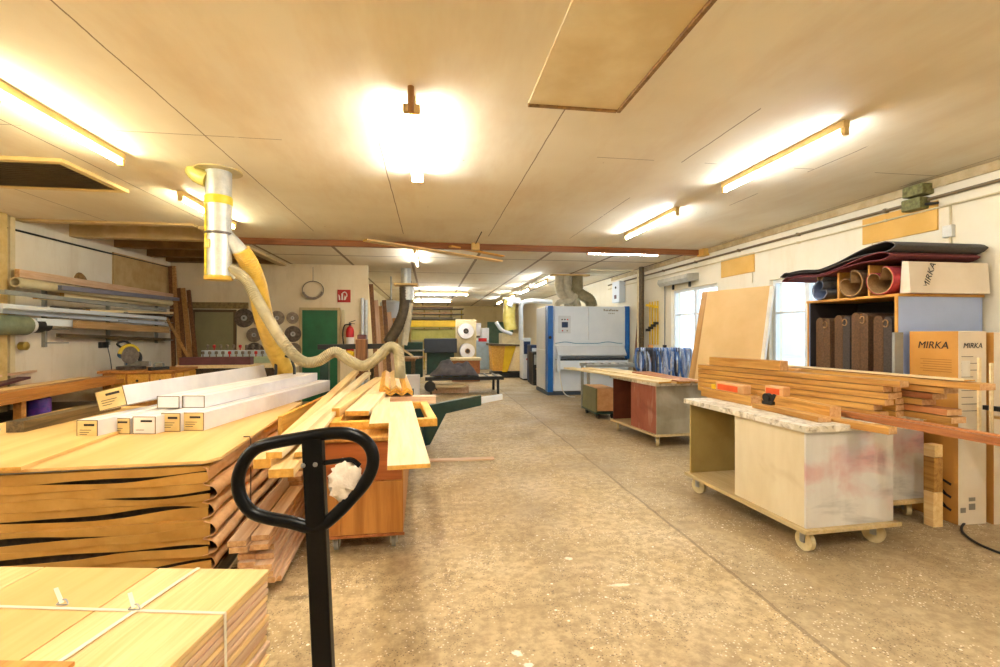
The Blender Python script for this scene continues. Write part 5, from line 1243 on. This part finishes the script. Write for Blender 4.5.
# ducts on the sander
t = thing('sander_extraction', 'cluster of ribbed hoses from the ceiling plate to the sander', 'hose', (0, 0, 0))
MB().box(3.1, 4.1, 11.95, 12.25, 3.04, 3.08).build('ceiling_plate', battenm, t, .004)
for k, (x, x2, r_) in enumerate(((3.32, 3.50, .10), (3.52, 3.72, .10), (3.80, 4.12, .13))):
    MB().tube([(x, 12.1, 3.04), (x, 12.1, 2.8), (x + .03, 12.1, 2.62), (x2, 12.1, 2.44), (x2 + .08, 12.1, HT)], r_ * 1.1, 16, sub=14, ridge=.09).build('ribbed_hose', [ghose, ghose, bhose][k], t)
MB().tube([(3.75, 12.05, 2.55), (3.6, 12.0, 2.40), (3.3, 12.0, 2.36), (3.22, 12.0, HT)], .07, 14, sub=8, ridge=.06).build('ribbed_hose', ghose, t)
# electric cabinet / white column on window wall by sander
t = thing('switch_cabinet', 'grey switch cabinet with a red switch on the wall above the sander', 'cabinet', (XR - .03, 12.3, 2.38), -PI / 2)
MB().box(-.25, .25, -.14, .03, .0, .56).build('door', lgrey, t, .006); MB().box(-.06, .06, -.16, -.14, .1, .2).build('switch', maroon, t, .004); MB().cyl((.02, -.16, .4), (.02, -.14, .4), .03, n=12).build('dial', blackm, t)
t = thing('pipe_frame', 'cream pipe running down from the ceiling by the sander', 'pipe', (0, 0, 0))
MB().tube([(3.6, 10.4, 2.98), (4.7, 10.4, 2.98), (4.7, 10.4, 1.2)], .02, 8).build('pipe', creamp, t)
MB().tube([(XR - .15, 10.75, CZ), (XR - .15, 10.75, 0)], .06, 12).build('down_pipe', darkw, t)
# ---------------------------------------------------------------- far left: leaning boards, bin, duct
for k, (px, pt_, y, m_) in enumerate(((371, 284, 12.0, brownw), (376, 300, 12.1, lightZ), (380, 306, 12.2, lightZ), (384, 300, 12.3, brownw), (389, 312, 12.4, lightZ), (394, 318, 12.5, lightZ))):
    a = P(px + 7, 385, Y=y - .5); b_ = P(px, pt_, Y=y)
    plank('leaning_board', (a.x, a.y, 0), (b_.x, b_.y, b_.z), .10, .025, [m_, pinkw][k % 3 == 1], ['first', 'second', 'third', 'fourth', 'fifth', 'rightmost'][k] + ' board from the left leaning past the end of the back wall', 'board')
tag(MB().box(-1.98, -1.7, 13.0, 13.1, 0, 2.95).build('gap_shade_strip', darkgap, None, .004), 'dark upright strip standing in for the shaded gap behind the end of the back wall', 'post')  # shade of the gap beside the wall end, made as a dark strip
t = thing('dust_duct', 'dark ribbed duct dropping from the far ceiling to the machine', 'duct', (0, 0, 0))
y = 11.8
MB().tube([P(408, 287, Y=y), P(408, 300, Y=y)], .14, 16).build('ceiling_sleeve', galv, t)
MB().tube([P(405, 287, Y=y), P(405, 303, Y=y), P(403, 315, Y=y), P(396, 330, Y=y), P(388, 343, Y=y)], .13, 16, sub=12, ridge=.06).build('ribbed_hose', dhose, t)
a = P(406, 286, Y=y); MB().cyl((a.x, y, a.z), (a.x, y, CZ), .12).build('riser', galv, t); MB().box(a.x - .28, a.x + .28, y - .22, y + .2, a.z, a.z + .05).build('ceiling_plate', battenm, t, .005)
MB().tube([P(410, 303, Y=y), P(408, 320, Y=y), P(404, 345, Y=y)], .08, 12, sub=8, ridge=.06).build('ribbed_hose', ghose, t)
c = P(391, 312, Y=13.5); t = thing('white_hopper', 'white hopper hanging behind the dark duct', 'hopper', c); MB().lathe([(.20, -.35), (.28, -.3), (.30, .25), (.26, .3), (.1, .32)], (0, 0, 0), 20).build('hopper_body', lgrey, t); MB().tube([(0, 0, .3), (0, 0, CZ - c.z)], .02, 8).build('hanger_rod', steel, t)
c = P(389, 331, Y=13.5); tag(MB().box(-.2, .2, -.1, .1, -c.z, .12).build('orange_panel', orangew, None, .004, c), 'orange panel standing under the white hopper', 'panel')
# timber table far left and grey covered trolley
t = thing('timber_table', 'dark legged table stacked with rough boards at the left of the aisle', 'table', (-1.0, 13.2, 0))
MB().box(-.55, .62, -.4, .5, .82, .88).build('table_top', brownw, t, .004)
for (x, y_) in ((-.5, -.35), (.55, -.35), (-.5, .45), (.55, .45), (.2, -.35)): MB().box(x - .04, x + .04, y_ - .04, y_ + .04, 0, .82).build('leg', darkw, t)
for k in range(5):
    plank('rough_board', (-1.55 + .03 * k, 12.95 + .16 * k, .882), (-.30 + .04 * k, 12.85 + .16 * k, .882), .15, .04, wood('rough tan wood', '#b48c5c', '#8f6a3d', rand=.2), ['nearest', 'second', 'middle', 'fourth', 'farthest'][k] + ' rough board lying on the dark legged table', 'board')
plank('stick', (-.46, 12.95, .925), (-1.15, 12.95, 1.40), .05, .05, pale, 'pale slanting stick above the rough boards', 'stick')
t = thing('roller_trolley', 'low black framed trolley with roller bed in the aisle', 'trolley', (0, 0, 0))
x0 = -.12; x1 = 1.88; yt = 12.2
MB().box(x0, x1, yt, yt + .06, .36, .45).build('front_rail', blackm, t, .004); MB().box(x0, x1, yt + .9, yt + .96, .36, .45).build('back_rail', blackm, t, .004)
MB().box(x0, x1, yt + .06, yt + .9, .40, .43).build('bed', M('tan bed', '#c5b08a', .6), t)
for x in (x0 + .15, x1 - .15):
    for y_ in (yt + .03, yt + .93): MB().box(x - .03, x + .03, y_ - .03, y_ + .03, 0, .36).build('leg', blackm, t)
for k in range(8): MB().cyl((x0 + .2 + k * .23, yt + .06, .45), (x0 + .2 + k * .23, yt + .9, .45), .025, n=10).build('roller', greyp, t)
MB().lathe([(.12, -.03), (.14, 0), (.12, .03)], (x0 + .12, yt - .04, .22), 16, 'Y').build('wheel', blackm, t); MB().beam((x0 + .1, yt, .36), (x0 + .3, yt, .12), .04, .03).build('brace', blackm, t)
plank('stacked_board', (.05, 12.35, .18), (.9, 12.35, .18), .3, .06, pale, 'pale board stored under the black framed trolley', 'board')
tag(MB().box(.0, 1.0, 12.5, 12.9, 0, .17).build('storage_box', pinkw, None, .005), 'low wooden box under the black framed trolley', 'box')
def heap(cx, cy, z0, sx, sy, h, seed):
    r2 = random.Random(seed); n = 26; m = 12; vs = []; fs = []
    ph = [r2.uniform(0, 6) for _ in range(6)]
    for j in range(m + 1):
        for k in range(n + 1):
            u = -1 + 2 * k / n; v = -1 + 2 * j / m; e = max(0, 1 - abs(u) ** 3.0) * max(0, 1 - abs(v) ** 4)
            z = h * e * (.75 + .16 * math.sin(u * 6 + ph[0]) + .10 * math.sin(v * 5 + u * 9 + ph[1]) + .06 * math.sin(u * 17 + ph[2]))
            vs.append((cx + u * sx, cy + v * sy, z0 + max(.0, z)))
    for j in range(m):
        for k in range(n): a = j * (n + 1) + k; fs.append((a, a + 1, a + n + 2, a + n + 1))
    o = MB().add(vs, fs, True); return o
o = heap(.62, 12.6, .478, .62, .35, .42, 5).build('dust_sheet', cloth_g, None); s_ = o.modifiers.new('t', 'SOLIDIFY'); s_.thickness = .01
tag(o, 'crumpled grey dust sheet heaped on the black framed trolley', 'sheet')
tag(MB().box(-1.0, -.25, 12.02, 12.3, .0, .52).build('white_crate', whitec, None, .01), 'white crate standing left of the black framed trolley', 'crate')
# ---------------------------------------------------------------- far end shelving
YS = 20.0
def F(px, py, y=YS): q = P(px, py, Y=y); return q.x, q.z
t = thing('cantilever_shelf', 'tall yellow beamed rack at the far end loaded with boards', 'rack', (0, 0, 0))
x0, z0 = F(407, 328); x1, z1 = F(464, 321)
MB().box(x0, x1, YS, YS + .1, z0 + .05, z1 + .02).build('yellow_beam', yellow, t, .01)
MB().box(x0, x1, YS + .05, YS + .95, z0 + .02, z0 + .06).build('lower_shelf', M('yellow green panel', '#b8b35e', .6, col2='#a39d4a', scale=3), t)
for k, py in enumerate((308, 313.5, 318.5)):
    _, z = F(410, py); MB().box(x0 + .05, x1, YS, YS + .9, z - .03, z).build('shelf', darkw, t)
for px in (409, 424, 440, 452, 463):
    x, _ = F(px, 300); MB().box(x - .03, x + .03, YS + .9, YS + .98, 0, F(0, 306)[1]).build('post', M('rack post yellow', '#b89a3c', .6), t)
a_, zz = F(411, 340); b2_, z3 = F(461, 329); MB().box(a_, b2_, YS + .3, YS + .35, zz, z3).build('yellow_green_panel', MATS['yellow green panel'], t)
mb_cnt = 0
for k, py in enumerate((308, 313.5, 318.5, 322)):
    _, z = F(410, py)
    for j in range(3):
        w3 = (x1 - x0) * (.75 - .1 * j)
        plank('stored_plank', (x0 + .12 + .1 * j, YS + .22 + .25 * j, z + .002 + (0.02 if k == 3 else 0)), (x0 + .12 + .1 * j + w3, YS + .22 + .25 * j, z + .002 + (0.02 if k == 3 else 0)), .2, .06 + .01 * (j % 2), [brownw, lightZ, darkw][(j + k) % 3], ['front', 'middle', 'rear'][j] + ' plank on the ' + ['top', 'upper middle', 'lower middle', 'yellow beam'][k] + ' level of the far rack', 'board', 'planks on the far rack')
a_, z0 = F(424, 353, 18); b2_, z1 = F(457, 338.5, 18)
t = thing('dark_machine', 'large dark machine hood below the yellow rack', 'machine', (0, 0, 0))
MB().box(a_, b2_, 18, 18.9, z0, z1).build('hood', M('dark machine blue', '#2b3038', .5), t, .02); MB().box(a_ + .1, b2_ - .1, 18.1, 18.8, 0, z0).build('base', dgreen, t, .01)
a_, z0 = F(398, 350, 17); b2_, z1 = F(424, 338, 17)
t = thing('green_machine', 'dark green machine body left of the dark hood', 'machine', (0, 0, 0))
MB().box(a_ + .2, b2_ - .05, 17.2, 17.8, 0, z1 - .15).build('body', dgreen, t, .02); MB().box(a_, b2_, 17.0, 18.0, z0 - .05, z0).build('table', steel, t, .01)
for k, (px, py, y, lb) in enumerate(((466, 331, 18.0, 'upper white film roll beside the far rack'), (467.5, 351, 18.0, 'lower white film roll beside the far rack'))):
    c = P(px, py, Y=y); t = thing('film_roll', lb, 'roll', c)
    mb = MB(); mb.pipe((0, -.0, 0), (0, .5, 0), .29 if k == 0 else .28, .20, 32); mb.build('film', whitec, t)
    mb = MB(); mb.pipe((0, -.02, 0), (0, .52, 0), .10, .03, 20); mb.build('core', belti if k else blackm, t)
t = thing('roll_stand', 'cream stand carrying the white film rolls', 'stand', (0, 0, 0))
for q_ in (P(466, 331, Y=18.0), P(467.5, 351, Y=18.0)): MB().cyl((q_.x, 17.99, q_.z), (q_.x, 18.56, q_.z), .068).build('spindle', dsteel, t)
c = P(467, 350, Y=18.0); MB().box(c.x - .40, c.x - .34, 18.52, 18.6, 0, 2.1).build('post', creamp, t); MB().box(c.x + .34, c.x + .40, 18.52, 18.6, 0, 2.1).build('post', creamp, t); MB().box(c.x - .34, c.x + .34, 18.55, 18.58, .4, 2.1).build('panel', creamp, t)
for k, (p0_, p1_, y, m_, nm, lb) in enumerate((
        ((476, 371), (489, 340), 20.6, M('pale blue paint', '#b9cfe6', .5), 'appliance', 'pale blue cabinet at the far end beside the rolls'),
        ((473, 340), (481, 323), 22.0, whitec, 'white_box', 'white box on the far shelf right of the film rolls'),
        ((482, 346), (489, 328), 21.6, whitec, 'white_box', 'second white box nearer the far green door'))):
    a_ = P(p0_[0], p0_[1], Y=y); b2_ = P(p1_[0], p1_[1], Y=y)
    tt = thing(nm, lb, 'cabinet' if k == 0 else 'box', (0, 0, 0)); MB().box(a_.x, b2_.x, y, y + .6, min(P(473, 340, Y=22).z, P(482, 346, Y=21.6).z) if k else 0, b2_.z).build('body', m_, tt, .01)
    if k == 0: MB().box(a_.x + .1, b2_.x - .1, y - .02, y, 1.2, 1.35).build('red_strip', red, tt)
    else: MB().box(a_.x + .05, b2_.x - .05, y - .01, y, a_.z + .1, a_.z + .2).build('print', greyink, tt)
tt = thing('storage_shelf', 'white shelf stand under the far boxes', 'shelf', (0, 0, 0)); c = P(475, 341, Y=21.5); d_ = P(490, 341, Y=21.5)
zb2 = min(P(473, 340, Y=22).z, P(482, 346, Y=21.6).z); MB().box(c.x - .2, d_.x + .1, 21.4, 22.6, zb2 - .06, zb2).build('board', whitep, tt)
for x in (c.x - .15, d_.x + .05): MB().box(x - .03, x + .03, 22.5, 22.58, 0, c.z - .08).build('leg', greyp, tt)
a_ = P(452, 372, Y=15.5); b2_ = P(480, 358, Y=15.5)
tt = thing('wooden_chest', 'brown wooden chest with pale lid beyond the grey sheet', 'chest', (0, 0, 0)); MB().box(a_.x, b2_.x, 15.5, 16.1, 0, b2_.z - .08).build('body', redw, tt, .006); MB().box(a_.x - .04, b2_.x + .04, 15.46, 16.14, b2_.z - .08, b2_.z).build('lid', pale, tt, .004)
# far green door and hopper machine
a_ = P(489, 372, Y=YF); b2_ = P(503, 322, Y=YF)
mb = MB(); mb.box(a_.x - .1, b2_.x + .6, YF - .04, YF, 0, b2_.z)
struct('door_3', mb, M('grey green gate', '#5f8272', .6, col2='#527263', scale=4), .004)
t = thing('wood_chip_hopper', 'yellow wooden hopper machine with white sloping side at the far right', 'machine', (0, 0, 0))
ym = 16.6
def G2(px, py): q = P(px, py, Y=ym); return (q.x, q.z)
MB().prism([G2(491, 345), G2(523, 345), G2(515, 371), G2(493, 371)], ym, ym + .8, 'Y').build('tray_body', yellowf, t, .01)
MB().prism([G2(505, 346), G2(516, 346), G2(507, 372), G2(502, 372)], ym - .03, ym - .005, 'Y').build('yellow_brace', yellow, t, .004)
MB().prism([G2(516, 346), G2(532, 346), G2(527, 371), G2(508, 371)], ym - .05, ym + .7, 'Y').build('white_side', pale, t, .01)
MB().prism([G2(489, 343.5), G2(526, 345), G2(526, 346.5), G2(489, 345.5)], ym - .1, ym + .9, 'Y').build('lid', darkw, t)
g0 = G2(505, 373); MB().box(G2(492, 0)[0], G2(530, 0)[0], ym, ym + .8, 0, g0[1]).build('base', blackm, t)
t = thing('panel_machine', 'cream machine housing behind the hopper with duct on top', 'machine', (0, 0, 0))
a_ = P(502, 346, Y=19); b2_ = P(524, 333, Y=19); MB().box(a_.x, b2_.x, 19, 19.9, a_.z, b2_.z).build('housing', M('cream housing', '#e0d3ae', .5), t, .01); MB().box(a_.x + .1, b2_.x - .1, 19.1, 19.8, 0, a_.z).build('base', greyp, t)
MB().tube([P(510, 300, Y=18.8), P(509, 318, Y=18.8), P(511, 330, Y=18.8)], .24, 14, sub=6, ridge=.06).build('yellow_duct', clr, t)
MB().tube([P(496, 322, Y=18.6), P(502, 330, Y=18.6), P(512, 334, Y=18.6)], .07, 10, sub=4).build('branch', lgrey, t)
t = thing('overhead_duct', 'pale overhead duct bending down behind the sander', 'duct', (0, 0, 0))
yy = 15.2
MB().tube([P(552, 302, Y=yy), P(535, 301, Y=yy), P(525, 302, Y=yy), P(521, 306, Y=yy), P(521, 320, Y=yy), P(521, 340, Y=yy)], .075, 14, sub=8).build('duct', lgrey, t)
MB().tube([P(520, 301, Y=18.5), P(512, 301, Y=18.5), P(509, 306, Y=18.5)], .13, 14, sub=6).build('duct', lgrey, t)
for k, (pl_, pr_, y, top, m_, lb) in enumerate(((523, 531, 15.6, 338, lgrey, 'light grey control cabinet at the far right of the aisle'), (531, 538, 14.6, 345, navy, 'navy blue machine cabinet beside the sander'), (533, 541, 14.0, 352, blackm, 'low dark machine box right beside the sander'))):
    a_ = P(pl_, 380, Y=y); b2_ = P(pr_, top, Y=y); tt = thing('control_cabinet', lb, 'cabinet', (0, 0, 0))
    MB().box(a_.x, b2_.x, y, y + .6, .05, b2_.z).build('body', m_, tt, .01)
    MB().box(a_.x + .02, b2_.x - .02, y + .02, y + .58, 0, .05).build('plinth', blackm, tt)
    d_ = MB().box(a_.x + .03, b2_.x - .03, y - .012, y, b2_.z * .62, b2_.z * .92).build('panel', [navy, lgrey, greyp][k], tt); MB().cyl(((a_.x + b2_.x) / 2, y - .02, b2_.z * .5), ((a_.x + b2_.x) / 2, y, b2_.z * .5), .03, n=12).build('dial', [red, whitep, yellow][k], tt)
